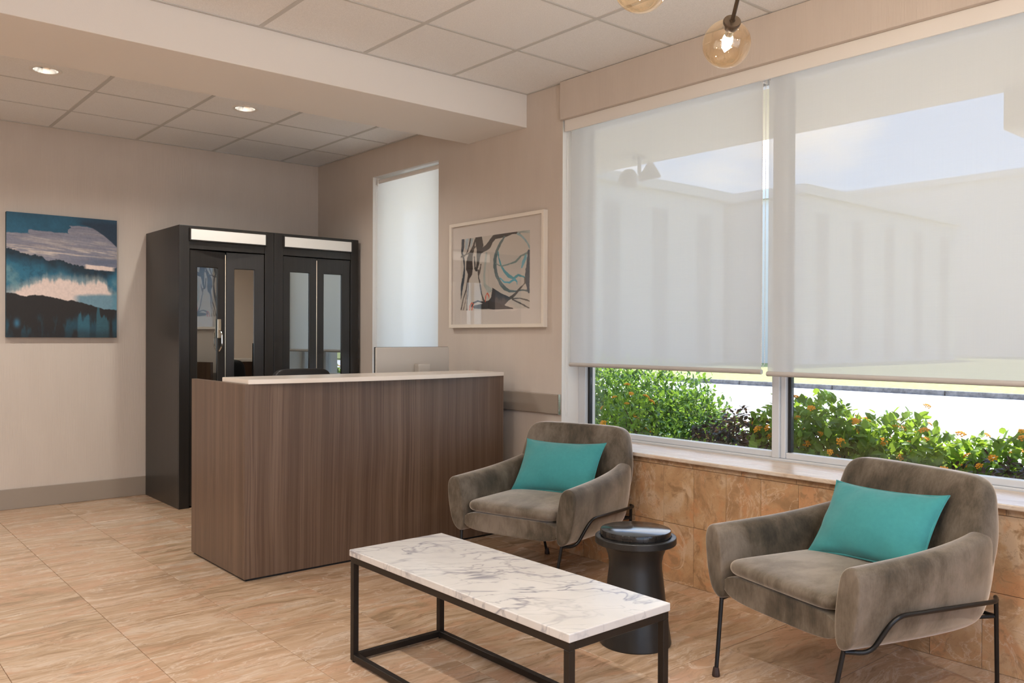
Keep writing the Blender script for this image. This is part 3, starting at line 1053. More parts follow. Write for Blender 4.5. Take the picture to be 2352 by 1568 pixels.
def canvas_col(u, v):
    n1 = fbm(u, v, 6, 1, 5)
    n2 = fbm(u, v, 24, 20, 4)
    n3 = fbm(u, v, 70, 25, 2)
    streak = fbm(u, v - 0.05 * u + 0.05, 60, 40, 3, 0.06, 0.9)
    st2 = fbm(u, v - 0.05 * u + 0.05, 140, 50, 2, 0.05, 0.9)
    nx = fbm(u, v * 0 + 0.3, 26, 60, 4)
    nv = fbm(u, v, 40, 66, 3, 1.0, 0.16)
    C = np.zeros(u.shape + (3,)) + lin(132, 132, 146)
    C = blend(C, lin(176, 168, 168), sm(0.48, 0.68, 0.6 * streak + 0.4 * st2) * sm(0.08, 0.2, v) * 0.85)
    C = blend(C, lin(208, 194, 184), sm(0.46, 0.62, 0.5 * streak + 0.5 * st2) * np.exp(-((v - 0.285 - 0.02 * u) / 0.045) ** 2))
    C = blend(C, lin(96, 106, 128), sm(0.50, 0.8, u + 0.2 * (n1 - 0.5)) * np.exp(-((v - 0.365) / 0.04) ** 2) * 0.9)
    C = blend(C, lin(110, 110, 126), sm(0.55, 0.7, st2) * 0.5)
    # deep blue brush strokes at the top
    rag = 0.05 * (fbm(u * 0.1, v, 90, 71, 2) - 0.5)
    edge = np.where(u + rag < 0.19, 0.165, np.where(u + rag < 0.545, 0.125 + 0.03 * u, 0.06 + 0.02 * u))
    C = blend(C, lin(40, 92, 118) * (0.75 + 0.5 * n1[..., None]), sm(0.006, -0.004, v - edge - 0.014 * (n2 - 0.5)))
    arc = 0.06 + 0.17 * np.clip((u - 0.66) / 0.34, 0, 1) ** 1.7
    C = blend(C, lin(36, 56, 76), sm(0.006, -0.006, v - arc + 0.006 * (n2 - 0.5)) * sm(0.60, 0.70, u))
    C = blend(C, lin(44, 84, 108), 0.6 * sm(0.05, 0.0, v + 0.03 * (n1 - 0.5)))
    # middle ridge, teal haze fading down to cream
    r = np.interp(u, [0, .1, .2, .3, .36, .5, .58, .7, .82, .9, 1], [.290, .305, .335, .345, .368, .362, .392, .41, .435, .43, .395]) + 0.03 * (nx - 0.5) + 0.018 * (n2 - 0.5) + 0.012 * (n3 - 0.5)
    low = np.interp(u, [0, .08, .2, .3, .42, .46, .55, .7, .8, .88, .92, 1], [.66, .63, .58, .555, .55, .515, .545, .565, .545, .55, .60, .68]) + 0.05 * (nv - 0.5) + 0.07 * (n1 - 0.5) + 0.03 * (n2 - 0.5)
    m = sm(-0.003, 0.006, v - r)
    teal = np.zeros_like(C) + lin(42, 104, 130)
    teal = blend(teal, lin(26, 40, 52), sm(0.125, 0.015, v - r + 0.11 * (n1 - 0.5) + 0.05 * (n2 - 0.5)) * 0.95)
    teal = blend(teal, lin(110, 150, 158), sm(0.48, 0.70, n1) * 0.7 * sm(0.07, 0.17, v - r))
    teal = blend(teal, lin(24, 60, 82), sm(0.55, 0.7, n2) * 0.4)
    C = C * (1 - m[..., None]) + teal * m[..., None]
    ext = sm(0.02, 0.10, u + 0.03 * (n2 - 0.5)) * sm(0.99, 0.93, u + 0.05 * (n2 - 0.5))
    C = blend(C, lin(170, 178, 176), sm(-0.075, 0.005, v - low) * 0.6 * m)
    C = blend(C, lin(224, 204, 195), sm(-0.022, 0.012, v - low) * ext)
    C = blend(C, lin(226, 206, 196), sm(0.012, 0.003, np.abs(v - 0.412 - 0.04 * (u - 0.84) + 0.012 * (n2 - 0.5)) - 0.010) * sm(0.70, 0.74, u + 0.04 * n2) * sm(0.99, 0.94, u))
    C = blend(C, lin(84, 134, 154), sm(0.56, 0.66, u) * sm(0.635, 0.67, v + 0.05 * (n1 - 0.5) + 0.03 * (u - 0.6)) * 0.9)
    # dark foreground with teal drips
    d = np.interp(u, [0, .08, .17, .25, .36, .46, .55, .62, .78, .85, 1], [.645, .65, .668, .66, .658, .684, .69, .70, .735, .755, .76]) + 0.022 * (nx - 0.5) + 0.014 * (n2 - 0.5)
    k = sm(-0.003, 0.005, v - d)
    dark = np.zeros_like(C) + lin(37, 34, 34)
    drip = fbm(u, v, 13, 90, 4, 1.0, 0.3)
    dark = blend(dark, lin(34, 74, 90), sm(0.44, 0.60, drip) * sm(0.80, 0.93, v + 0.2 * (drip - 0.5)) * 0.9)
    dr2 = sm(0.02, -0.02, 0.80 + 0.22 * (nv - 0.5) - v)
    dark = blend(dark, lin(50, 100, 118), sm(0.62, 0.64, u) * sm(0.75, 0.73, u) * dr2 * 0.85)
    dark = blend(dark, lin(52, 96, 110), sm(0.79, 0.81, u) * sm(0.94, 0.91, u) * sm(0.02, -0.02, 0.79 + 0.3 * (nv - 0.5) - v) * 0.8)
    dark = blend(dark, lin(60, 120, 150), np.exp(-((u - 0.09) / 0.022) ** 2) * np.exp(-((v - 0.885) / 0.03) ** 2) * 0.8)
    dark = blend(dark, lin(30, 30, 34), sm(0.90, 1.0, v + 0.1 * (n1 - 0.5)) * 0.6)
    C = C * (1 - k[..., None]) + dark * k[..., None]
    return C * (0.90 + 0.20 * n3[..., None])


cvx0, cvx1, cvz0, cvz1 = -2.4825, -1.7354, 1.249, 2.1555
cv = tag(empty('canvas_painting', ((cvx0 + cvx1) / 2, -0.02, cvz0)), 'abstract blue and charcoal landscape canvas on the wallpapered wall', 'painting')
box('stretcher', (cvx0, -0.0395, cvz0), (cvx1, -0.003, cvz1), flat('canvas_edge', (0.03, 0.07, 0.10), 0.8), cv, 0.003)
cw_, ch_ = cvx1 - cvx0, cvz1 - cvz0
painted_plane('painted_face', lambda u, v: np.stack([(u - 0.5) * cw_, u * 0 - 0.0202, ch_ * (1 - v)], -1), canvas_col, 280, 330, cv)

# ink drawing, strokes as (x, y, width) in the drawing's own units
INK = [((0.04, 0.055, 0.075), [(228, 415, 34), (225, 500, 34), (215, 570, 22), (240, 650, 22), (247, 740, 14), (243, 830, 24), (225, 930, 34), (212, 1000, 30), (208, 1070, 16), (203, 1130, 6)]),
       ((0.42, 0.50, 0.54), [(280, 400, 40), (270, 520, 30)]),
       ((0.42, 0.50, 0.52), [(345, 410, 24), (330, 500, 10)]),
       ((0.05, 0.05, 0.055), [(325, 405, 14), (310, 480, 14), (285, 560, 10), (245, 620, 8)]),
       ((0.05, 0.042, 0.038), [(430, 395, 84), (440, 480, 92), (440, 540, 70), (425, 620, 42), (420, 700, 34), (400, 780, 30)]),
       ((0.055, 0.04, 0.035), [(385, 415, 12), (360, 510, 30), (325, 600, 56), (312, 680, 80), (312, 760, 86), (320, 820, 56), (300, 880, 30), (290, 920, 22), (270, 1020, 12), (235, 1120, 10), (205, 1255, 10)]),
       ((0.10, 0.08, 0.07), [(300, 900, 14), (297, 1000, 10), (285, 1150, 9), (282, 1260, 9)]),
       ((0.20, 0.16, 0.14), [(292, 930, 8), (270, 1120, 9), (235, 1260, 9)]),
       ((0.10, 0.085, 0.075), [(200, 620, 18), (260, 595, 14), (340, 560, 12), (385, 500, 12)]),
       ((0.06, 0.052, 0.05), [(470, 560, 30), (510, 525, 60), (545, 500, 62), (580, 440, 50), (620, 390, 54), (690, 372, 64), (760, 362, 52), (830, 345, 28), (910, 345, 26)]),
       ((0.05, 0.042, 0.04), [(375, 620, 12), (380, 690, 16), (385, 760, 20), (405, 782, 24)]),
       ((0.07, 0.06, 0.055), [(425, 780, 16), (430, 870, 14), (450, 960, 14), (465, 1060, 14), (490, 1140, 16), (515, 1165, 22)]),
       ((0.11, 0.085, 0.07), [(458, 710, 14), (440, 810, 12), (430, 860, 8)]),
       ((0.43, 0.47, 0.44), [(525, 580, 24), (510, 720, 24), (498, 850, 24), (505, 960, 30), (560, 1020, 66)]),
       ((0.12, 0.17, 0.175), [(740, 390, 20), (690, 470, 26), (650, 560, 32), (630, 650, 38), (630, 750, 36), (650, 850, 32), (700, 950, 36), (750, 1010, 40), (800, 1040, 32), (870, 1045, 18), (940, 1030, 16), (1010, 1040, 22)]),
       ((0.30, 0.44, 0.47), [(895, 355, 26), (935, 385, 24), (975, 430, 20), (1005, 480, 18), (1028, 535, 14)]),
       ((0.42, 0.46, 0.43), [(900, 335, 22), (1030, 335, 36)]),
       ((0.10, 0.34, 0.40), [(665, 560, 12), (675, 640, 12), (700, 730, 18), (745, 805, 28), (795, 860, 38), (850, 890, 26), (900, 850, 26), (960, 870, 16), (992, 900, 22)]),
       ((0.10, 0.42, 0.54), [(690, 880, 10), (740, 930, 18), (800, 937, 22), (860, 897, 26), (885, 930, 10), (888, 960, 6)]),
       ((0.22, 0.29, 0.27), [(640, 705, 8), (690, 735, 12), (720, 738, 18), (790, 718, 16), (870, 692, 20), (930, 622, 20), (1000, 592, 24), (1028, 560, 24)]),
       ((0.16, 0.42, 0.52), [(985, 620, 24), (962, 690, 34), (940, 760, 18)]),
       ((0.075, 0.09, 0.115), [(1018, 560, 22), (1010, 700, 34), (1003, 850, 54), (1005, 950, 42), (1020, 1060, 18)]),
       ((0.13, 0.11, 0.095), [(975, 880, 10), (975, 950, 11), (920, 1010, 20), (870, 1075, 24), (825, 1115, 40)]),
       ((0.12, 0.10, 0.09), [(840, 1130, 16), (920, 1128, 14), (1000, 1152, 16), (1027, 1165, 14)]),
       ((0.12, 0.10, 0.09), [(840, 1142, 16), (930, 1190, 16), (1022, 1248, 14)]),
       ((0.045, 0.04, 0.042), [(350, 1215, 28), (365, 1175, 20), (420, 1152, 16), (470, 1165, 18), (520, 1180, 50), (560, 1180, 70)]),
       ((0.045, 0.04, 0.042), [(385, 1222, 40), (480, 1218, 64), (560, 1210, 80), (640, 1215, 90), (700, 1230, 60), (840, 1250, 14)]),
       ((0.66, 0.10, 0.05), [(515, 1160, 9), (520, 1090, 10), (540, 1060, 10), (558, 1095, 9), (560, 1125, 7)]),
       ((0.66, 0.10, 0.05), [(315, 1260, 10), (325, 1200, 10), (345, 1172, 9), (365, 1190, 9), (345, 1260, 11)])]
WEDGE = [(600, 995), (700, 1060), (800, 1110), (845, 1115), (785, 1160), (745, 1205), (780, 1232), (640, 1250), (560, 1240), (545, 1160), (585, 1110)]


def ink_col(u, v):
    xx = 198 + u * 830
    top, bot = 410 - 95 * u, 1265 - 15 * u
    yy = top + v * (bot - top)
    C = np.zeros(u.shape + (3,)) + np.array([0.60, 0.55, 0.49])
    wob = 9 * (fbm(u, v, 30, 5) - 0.5)
    tone = fbm(u, v, 12, 15)

    def seg(a, b):
        d = np.array(b[:2], float) - a[:2]
        q = np.clip(((xx - a[0]) * d[0] + (yy - a[1]) * d[1]) / (d @ d + 1e-9), 0, 1)
        return np.hypot(xx - a[0] - q * d[0], yy - a[1] - q * d[1]) - (a[2] + (b[2] - a[2]) * q) / 2
    inside = np.zeros(u.shape, bool)
    for k in range(len(WEDGE)):
        (x1, y1), (x2, y2) = WEDGE[k], WEDGE[k - 1]
        cond = ((y1 > yy) != (y2 > yy)) & (xx < (x2 - x1) * (yy - y1) / (y2 - y1 + 1e-9) + x1)
        inside ^= cond
    C = blend(C, np.array([0.055, 0.055, 0.065]), inside.astype(float))
    for c, pts in INK:
        d = np.full(u.shape, 1e9)
        for a, b in zip(pts, pts[1:]):
            d = np.minimum(d, seg(a, b))
        C = C * (1 - sm(3.0, -2.0, d + wob)[..., None]) + (np.array(c) * (0.7 + 0.6 * tone[..., None])) * sm(3.0, -2.0, d + wob)[..., None]
    return C


fy0, fy1, fz0, fz1 = -3.083, -2.072, 1.330, 2.076
pf = tag(empty('framed_drawing', (-0.015, (fy0 + fy1) / 2, fz0)), 'abstract ink drawing in a thin cream frame beside the narrow window', 'picture')
# frame built in XZ then turned to lie on the right wall (local x = towards +Y is left in view)
FWD, FHT = fy1 - fy0, fz1 - fz0
piv = bpy.data.objects.new('picture_mount', pydata([(-FWD / 2 + 0.02, 0.016, 0.02), (FWD / 2 - 0.02, 0.016, 0.02), (FWD / 2 - 0.02, 0.016, FHT - 0.02), (-FWD / 2 + 0.02, 0.016, FHT - 0.02)], [(0, 1, 2, 3)]))
COL.objects.link(piv)
piv.data.materials.append(MATB)
piv.name = 'mat_board'
piv.parent = pf
piv.rotation_euler = (0, 0, -PI / 2)
piv.location = (0, 0, 0)
pf.location.x = -0.018
fr = frame_ring('frame', -FWD / 2, FWD / 2, 0, FHT, 0.024, 0.024, 0.024, 0.024, -0.018, 0.018, FRAMEW, pf, 0.0015, world=False)
fr.rotation_euler = (0, 0, -PI / 2)
fr.location = (0, 0, FHT / 2)
piv.location = (-0.020, 0, 0)
# art window inside the mount
au0, au1 = 0.121, 0.855
av0, av1 = 0.165, 0.845
pp = painted_plane('ink_print', lambda u, v: np.stack([-FWD / 2 + FWD * (au0 + (au1 - au0) * u), u * 0 + 0.0155, FHT * (av1 - (av1 - av0) * v)], -1), ink_col, 230, 230, pf)
pp.rotation_euler = (0, 0, -PI / 2)
pp.location = (-0.020, 0, 0)
gp = box('glazing', (-FWD / 2 + 0.0245, -0.011, 0.0245), (FWD / 2 - 0.0245, -0.009, FHT - 0.0245), PGLASS, pf, world=False)
gp.location = (0.003, 0, FHT / 2)
gp.rotation_euler = (0, 0, -PI / 2)
gp.location = (-0.010, 0, FHT / 2)


# ------------------------------------------------------------------ lounge chairs
def place(o, parent):
    o.parent = parent
    return o


def arm_ring(s, y, xi, xo, zt, zb, dx=0.0):
    """cross-section of an arm at depth y; s mirrors"""
    h = zt - zb
    P = [(xi + 0.000, zb + 0.010), (xi + 0.020, zb - 0.003), (xo - 0.070, zb - 0.002), (xo - 0.034, zb + 0.020), (xo - 0.012, zb + 0.36 * h), (xo + 0.000, zb + 0.68 * h), (xo + 0.003, zt - 0.040), (xo - 0.006, zt - 0.006),
         (xo - 0.034, zt + 0.008), (xi + 0.044, zt + 0.002), (xi + 0.022, zt - 0.022), (xi + 0.014, zt - 0.075), (xi, zb + 0.45 * h)]
    return [(s * (px + dx), y, pz) for px, pz in P]


def shrink(R, k, dy):
    cx = sum(p[0] for p in R) / len(R)
    cz = sum(p[2] for p in R) / len(R)
    return [(cx + (p[0] - cx) * k, p[1] + dy, cz + (p[2] - cz) * k) for p in R]


def lounge_chair(label, x, y, t_):
    c = tag(empty('lounge_chair', (x, y, 0), PI / 2 - t_), label, 'armchair', 'velvet lounge chairs by the window')
    for s in (-1, 1):
        R = [arm_ring(s, 0.318, 0.272, 0.376, 0.548, 0.283), arm_ring(s, 0.20, 0.268, 0.378, 0.552, 0.279), arm_ring(s, 0.0, 0.262, 0.376, 0.560, 0.272),
             arm_ring(s, -0.16, 0.258, 0.366, 0.578, 0.268), arm_ring(s, -0.25, 0.250, 0.356, 0.592, 0.268), arm_ring(s, -0.32, 0.240, 0.343, 0.606, 0.270), arm_ring(s, -0.365, 0.225, 0.322, 0.610, 0.285)]
        f = R[0]
        R = [shrink(f, 0.5, 0.020), shrink(f, 0.86, 0.019), shrink(f, 0.965, 0.016), shrink(f, 1.0, 0.006)] + R + [shrink(R[-1], 0.8, -0.02)]
        rings('arm', R, VELVET, c, sub=2)
    # back: stacked horizontal rings
    B = []
    for z, w, yf, yr in ((0.268, 0.235, -0.245, -0.285), (0.285, 0.255, -0.225, -0.305), (0.38, 0.312, -0.225, -0.350), (0.48, 0.338, -0.238, -0.388), (0.58, 0.342, -0.262, -0.404),
                         (0.66, 0.330, -0.285, -0.408), (0.72, 0.322, -0.304, -0.410), (0.757, 0.306, -0.318, -0.406), (0.780, 0.272, -0.332, -0.396), (0.789, 0.215, -0.348, -0.382)):
        R = []
        cy = (yf + yr) / 2
        d = (yf - yr) / 2
        for px, py in ((1.0, 0.55), (0.955, 0.95), (0.55, 0.99), (0, 0.97), (-0.55, 0.99), (-0.955, 0.95), (-1.0, 0.55), (-1.0, -0.45), (-0.93, -0.92), (-0.5, -1.10), (0, -1.14), (0.5, -1.10), (0.93, -0.92), (1.0, -0.45)):
            R.append((px * w, cy + py * d, z))
        B.append(R)
    rings('backrest', B, VELVET, c, sub=2)
    # apron / seat base
    B = []
    for yy, zb, zt in ((0.322, 0.300, 0.376), (0.326, 0.294, 0.382), (0.316, 0.286, 0.386), (0.10, 0.272, 0.388), (-0.20, 0.268, 0.388), (-0.27, 0.272, 0.384)):
        k = 0.97 if yy == 0.322 else 1.0
        B.append([(-0.292 * k, yy, zb), (-0.10, yy + (0.004 if yy > 0.3 else 0), zb - 0.002), (0.10, yy + (0.004 if yy > 0.3 else 0), zb - 0.002), (0.292 * k, yy, zb), (0.292 * k, yy, zt), (0.10, yy + (0.004 if yy > 0.3 else 0), zt), (-0.10, yy + (0.004 if yy > 0.3 else 0), zt), (-0.292 * k, yy, zt)])
    rings('apron', B, VELVET, c, sub=2)
    # seat cushion
    R = []
    for z, w, f, b in ((0.3855, 0.232, 0.310, -0.20), (0.389, 0.256, 0.332, -0.22), (0.405, 0.264, 0.342, -0.228), (0.424, 0.264, 0.341, -0.228), (0.438, 0.254, 0.328, -0.222), (0.446, 0.20, 0.27, -0.18), (0.452, 0.08, 0.12, -0.05)):
        R.append(rrect(w, (f - b) / 2, 0, (f + b) / 2, z, 0.24, 5))
    cu = rings('seat_cushion', R, VELVET, c, sub=2)
    # bent rod frames
    for s in (-1, 1):
        tube('side_rail', [(s * 0.300, 0.318, 0.277), (s * 0.335, 0.244, 0.272), (s * 0.384, 0.190, 0.396), (s * 0.352, -0.335, 0.368), (s * 0.306, -0.392, 0.362)], 0.0078, BLKMET, c, 10, rnd=0.05, world=False)
        lf = tube('leg', [(s * 0.297, 0.318, 0.279), (s * 0.272, 0.362, 0.022)], 0.0078, BLKMET, c, 10, world=False)
        lr = tube('leg', [(s * 0.308, -0.392, 0.362), (s * 0.268, -0.458, 0.022)], 0.0078, BLKMET, c, 10, world=False)
        for px, py in ((0.270, 0.365), (0.266, -0.461)):
            lathe('foot_cap', [(0.0135, 0.0), (0.0148, 0.004), (0.0140, 0.012), (0.0110, 0.030), (0.0095, 0.034), (0.0, 0.034)], RUBBER, c, (s * px, py, 0.0), 14, world=False)
    tube('cross_rod', [(-0.299, -0.407, 0.290), (0.299, -0.407, 0.290)], 0.0072, BLKMET, c, 10, world=False)
    for s in (-1, 1):
        tube('strut', [(s * 0.297, -0.407, 0.290), (s * 0.262, -0.290, 0.290)], 0.0065, BLKMET, c, 8, world=False)
    return c


POSE1 = (-0.6654, -3.7806, -0.2683)
POSE2 = (-0.7395, -5.4762, 0.2684)
lounge_chair('brown velvet lounge chair on black rod legs beside the walnut desk', *POSE1)
lounge_chair('brown velvet lounge chair on black rod legs before the lantana window', *POSE2)


# ------------------------------------------------------------------ cushions
def cushion(label, pose, ctr, yaw, pit, rol, w, h, th):
    x, y, t_ = pose
    f = np.array([-math.cos(t_), math.sin(t_), 0])
    s = np.array([-math.sin(t_), -math.cos(t_), 0])
    z = np.array([0, 0, 1.0])
    ux = s * math.cos(yaw) + f * math.sin(yaw)
    nn = -s * math.sin(yaw) + f * math.cos(yaw)
    upv = z * math.cos(pit) - nn * math.sin(pit)
    a = ux * math.cos(rol) + upv * math.sin(rol)
    b = -ux * math.sin(rol) + upv * math.cos(rol)
    n = np.cross(a, b)
    o = np.array([x, y, 0]) + s * ctr[0] + f * ctr[1] + z * ctr[2]
    root = empty('throw_pillow', (0, 0, 0))
    root.matrix_world = Matrix(((a[0], b[0], n[0], o[0]), (a[1], b[1], n[1], o[1]), (a[2], b[2], n[2], o[2]), (0, 0, 0, 1)))
    tag(root, label, 'pillow', 'teal throw pillows on the chairs')
    NU, NV = 36, 26
    U, Vv = np.meshgrid(np.linspace(-1, 1, NU), np.linspace(-1, 1, NV), indexing='ij')
    ex, ey = (1 - U ** 2), (1 - Vv ** 2)
    X = w / 2 * U * (1 - 0.075 * ey ** 0.7)
    Y = h / 2 * Vv * (1 - 0.12 * ex ** 0.7)
    rs = np.random.default_rng(int(abs(x) * 1000))
    wr = 0.0045 * np.sin(U * 9 + 3 * Vv + rs.random() * 6) * np.sin(Vv * 6 - 2 * U) * (1 - ex * ey)
    T = th / 2 * (ex ** 0.5) * (ey ** 0.5) * (0.8 + 0.2 * ex * ey) + 0.004
    V = []
    F = []
    for sgn in (1, -1):
        base = len(V)
        Z = sgn * (T + wr)
        V += list(np.stack([X, Y, Z], -1).reshape(-1, 3))
        idx = base + np.arange(NU * NV).reshape(NU, NV)
        for i in range(NU - 1):
            for j in range(NV - 1):
                q = (idx[i, j], idx[i + 1, j], idx[i + 1, j + 1], idx[i, j + 1])
                F.append(q if sgn > 0 else q[::-1])
    n1 = NU * NV
    loop = [(i, 0) for i in range(NU)] + [(NU - 1, j) for j in range(1, NV)] + [(i, NV - 1) for i in range(NU - 2, -1, -1)] + [(0, j) for j in range(NV - 2, 0, -1)]
    L = [i * NV + j for i, j in loop]
    for k in range(len(L)):
        p, q = L[k], L[(k + 1) % len(L)]
        F.append((p, p + n1, q + n1, q))
    link('cover', pydata(V, F), TEAL, root, (0, 0, 0), True, False)
    pts = [Vector((X[i, j], Y[i, j], 0)) for i, j in loop]
    Vp, Fp = sweep(pts, 0.0046, 6, True)
    link('piping', pydata(Vp, Fp), TEAL, root, (0, 0, 0), True, False)
    return root


cushion('teal rectangular pillow on the chair beside the walnut desk', POSE1, (-0.006, -0.150, 0.569), -0.03, 0.60, 0.02, 0.485, 0.318, 0.14)
cushion('teal rectangular pillow on the chair before the lantana window', POSE2, (-0.010, -0.164, 0.572), -0.12, 0.62, 0.03, 0.462, 0.318, 0.14)

# ------------------------------------------------------------------ coffee table
TX0, TX1, TY0, TY1, TZ = -2.002, -1.560, -5.338, -4.112, 0.4365
ct = tag(empty('coffee_table', ((TX0 + TX1) / 2, (TY0 + TY1) / 2, 0)), 'white marble coffee table on a dark square steel frame', 'table')
box('marble_top', (TX0, TY0, TZ - 0.026), (TX1, TY1, TZ), MARBLE, ct, 0.0035, 3)
q = 0.024
a0, a1, b0, b1 = TX0 + 0.004, TX1 - 0.004, TY0 + 0.004, TY1 - 0.004
zt = TZ - 0.0265
for xx in (a0, a1 - q):
    for yy in (b0, b1 - q):
        lg = box('leg', (xx, yy, 0.006), (xx + q, yy + q, zt - q), STEEL, ct, 0.0015, 1)
        lathe('glide', [(0.008, 0.0), (0.008, 0.0058)], BLACKR, lg, (xx + q / 2, yy + q / 2, 0.0), 12)
for z0 in (zt - q, 0.008):
    nm = 'top_rail' if z0 > 0.1 else 'bottom_rail'
    e = 0.0 if z0 > 0.1 else q
    box(nm, (a0, b0 + (0 if e == 0 else q), z0), (a0 + q, b1 - e, z0 + q), STEEL, ct, 0.0015, 1)
    box(nm, (a1 - q, b0 + (0 if e == 0 else q), z0), (a1, b1 - e, z0 + q), STEEL, ct, 0.0015, 1)
    box(nm, (a0 + q + 0.0002, b0, z0), (a1 - q - 0.0002, b0 + q, z0 + q), STEEL, ct, 0.0015, 1)
    box(nm, (a0 + q + 0.0002, b1 - q, z0), (a1 - q - 0.0002, b1, z0 + q), STEEL, ct, 0.0015, 1)

# ------------------------------------------------------------------ drum side table
SX, SY = -0.980, -4.685
st = tag(empty('side_table', (SX, SY, 0)), 'black waisted drum side table between the two velvet chairs', 'table')
lathe('pedestal', [(0.146, 0.0), (0.149, 0.004), (0.1485, 0.012), (0.138, 0.08), (0.126, 0.17), (0.116, 0.26), (0.110, 0.31), (0.109, 0.335), (0.114, 0.365), (0.126, 0.395), (0.136, 0.412), (0.0, 0.413)], GUN, st, (SX, SY, 0), 64)
lathe('rim', [(0.10, 0.4125), (0.160, 0.4125), (0.1665, 0.415), (0.168, 0.418), (0.168, 0.440), (0.1665, 0.443), (0.163, 0.4445), (0.150, 0.4445), (0.149, 0.440), (0.10, 0.440)], GUN, st, (SX, SY, 0), 64)
lathe('stone_disc', [(0.1455, 0.4405), (0.1465, 0.444), (0.1465, 0.466), (0.1445, 0.4705), (0.140, 0.472), (0.0, 0.4722)], BSTONE, st, (SX, SY, 0), 64)

# ------------------------------------------------------------------ globe chandelier
HUB = Vector((-1.684, -5.7355, 2.4375))
ch = tag(empty('globe_chandelier', HUB), 'bronze chandelier with angled arms and amber glass globes', 'chandelier')
lathe('canopy', [(0.065, H2 - 0.022), (0.07, H2 - 0.004), (0.07, H2)], BRONZE, ch, (HUB.x, HUB.y, 0), 32)
tube('stem', [(HUB.x, HUB.y, H2 - 0.02), tuple(HUB)], 0.008, BRONZE, ch, 10)
lathe('hub', [(0.0, -0.03), (0.018, -0.026), (0.03, 0.0), (0.018, 0.026), (0.0, 0.03)], BRONZE, ch, tuple(HUB), 24)
globe_me = None


def globe_arm(gc):
    gc = Vector(gc)
    d = (HUB - gc).normalized()
    q = d.to_track_quat('Z', 'Y')
    r = 0.0755
    tube('arm', [tuple(gc + d * 0.09), tuple(HUB)], 0.0065, BRONZE, ch, 10)
    g = lathe('globe', [(r * math.sin(a), -r * math.cos(a)) for a in [PI * k / 36 for k in range(0, 33)]], AMBER, ch, tuple(gc), 48, caps=False)
    g.rotation_euler = q.to_euler()
    cp = lathe('cap', [(0.0, 0.062), (0.019, 0.062), (0.021, 0.070), (0.0215, 0.082), (0.027, 0.083), (0.0275, 0.090), (0.026, 0.093), (0.009, 0.094), (0.0075, 0.100), (0.0, 0.100)], BRONZE, ch, tuple(gc), 28)
    cp.rotation_euler = q.to_euler()
    sk = lathe('socket', [(0.0, 0.036), (0.0125, 0.036), (0.0135, 0.040), (0.0135, 0.0615), (0.0, 0.0615)], CHROME, ch, tuple(gc), 20)
    sk.rotation_euler = q.to_euler()
    bl = lathe('bulb', [(0.0, -0.034), (0.003, -0.030), (0.0085, -0.018), (0.0145, -0.002), (0.0170, 0.012), (0.0150, 0.026), (0.0115, 0.0355)], BULB, ch, tuple(gc), 24)
    bl.rotation_euler = q.to_euler()


for p in ((-1.386, -5.411, 2.203), (-1.9148, -5.513, 2.2174), (-2.02, -6.02, 2.20), (-1.45, -6.08, 2.22), (-2.12, -5.74, 2.56), (-1.30, -5.86, 2.60)):
    globe_arm(p)

# ------------------------------------------------------------------ outside
GZ = -0.15
tag(box('ground_planting_bed', (0.30, -14.0, GZ - 0.25), (2.9, 6.0, GZ + 0.12), SOIL), kind='structure')
tag(box('road', (2.9, -60.0, GZ - 0.2), (18.2, 70.0, GZ), ASPH), kind='structure')
kb = tag(empty('kerb', (18.28, 5.0, GZ)), kind='structure')
y = -40.0
kme = boxmesh(0.16, 2.98, 0.30, 0.02, 2)
kme.materials.append(CONC)
while y < 55:
    link('kerb_stone', kme, None, kb, (18.28, y + 1.5, GZ - 0.02))
    y += 3.0
tag(box('lawn', (18.36, -60.0, GZ - 0.2), (90.0, 90.0, GZ + 0.10), LAWN), kind='structure')
tag(box('road_behind', (-40.0, -60.0, GZ - 0.2), (0.29, YF - 0.9, GZ), ASPH), kind='structure')
# eaves and porch roof
ev = tag(box('roof_eaves', (0.30, -12.0, 2.85), (2.27, 9.0, 3.25), CREAM), kind='structure')
pr = tag(box('roof_porch', (2.275, -12.0, 2.612), (5.2, -4.93, 3.25), CREAM), kind='structure')

# floodlight under the eaves
fd = tag(empty('floodlight', (2.0, -2.10, 2.85)), 'twin headed floodlight fixed under the outside eaves', 'floodlight')
lathe('base_plate', [(0.06, -0.02), (0.065, -0.004), (0.065, 0.0)], OUTD, fd, (2.0, -2.10, 2.85), 20)
tube('neck', [(2.0, -2.10, 2.84), (2.0, -2.10, 2.70)], 0.016, OUTD, fd, 8)
for dy, dz in ((-0.10, -0.16), (0.10, -0.20)):
    hd = lathe('lamp_head', [(0.0, -0.10), (0.03, -0.09), (0.045, -0.03), (0.085, 0.06), (0.088, 0.075), (0.078, 0.07), (0.0, 0.05)], OUTD, fd, (2.0, -2.10 + dy, 2.85 + dz), 20)
    hd.rotation_euler = (0.9 if dy < 0 else -0.9, 0.6, 0)


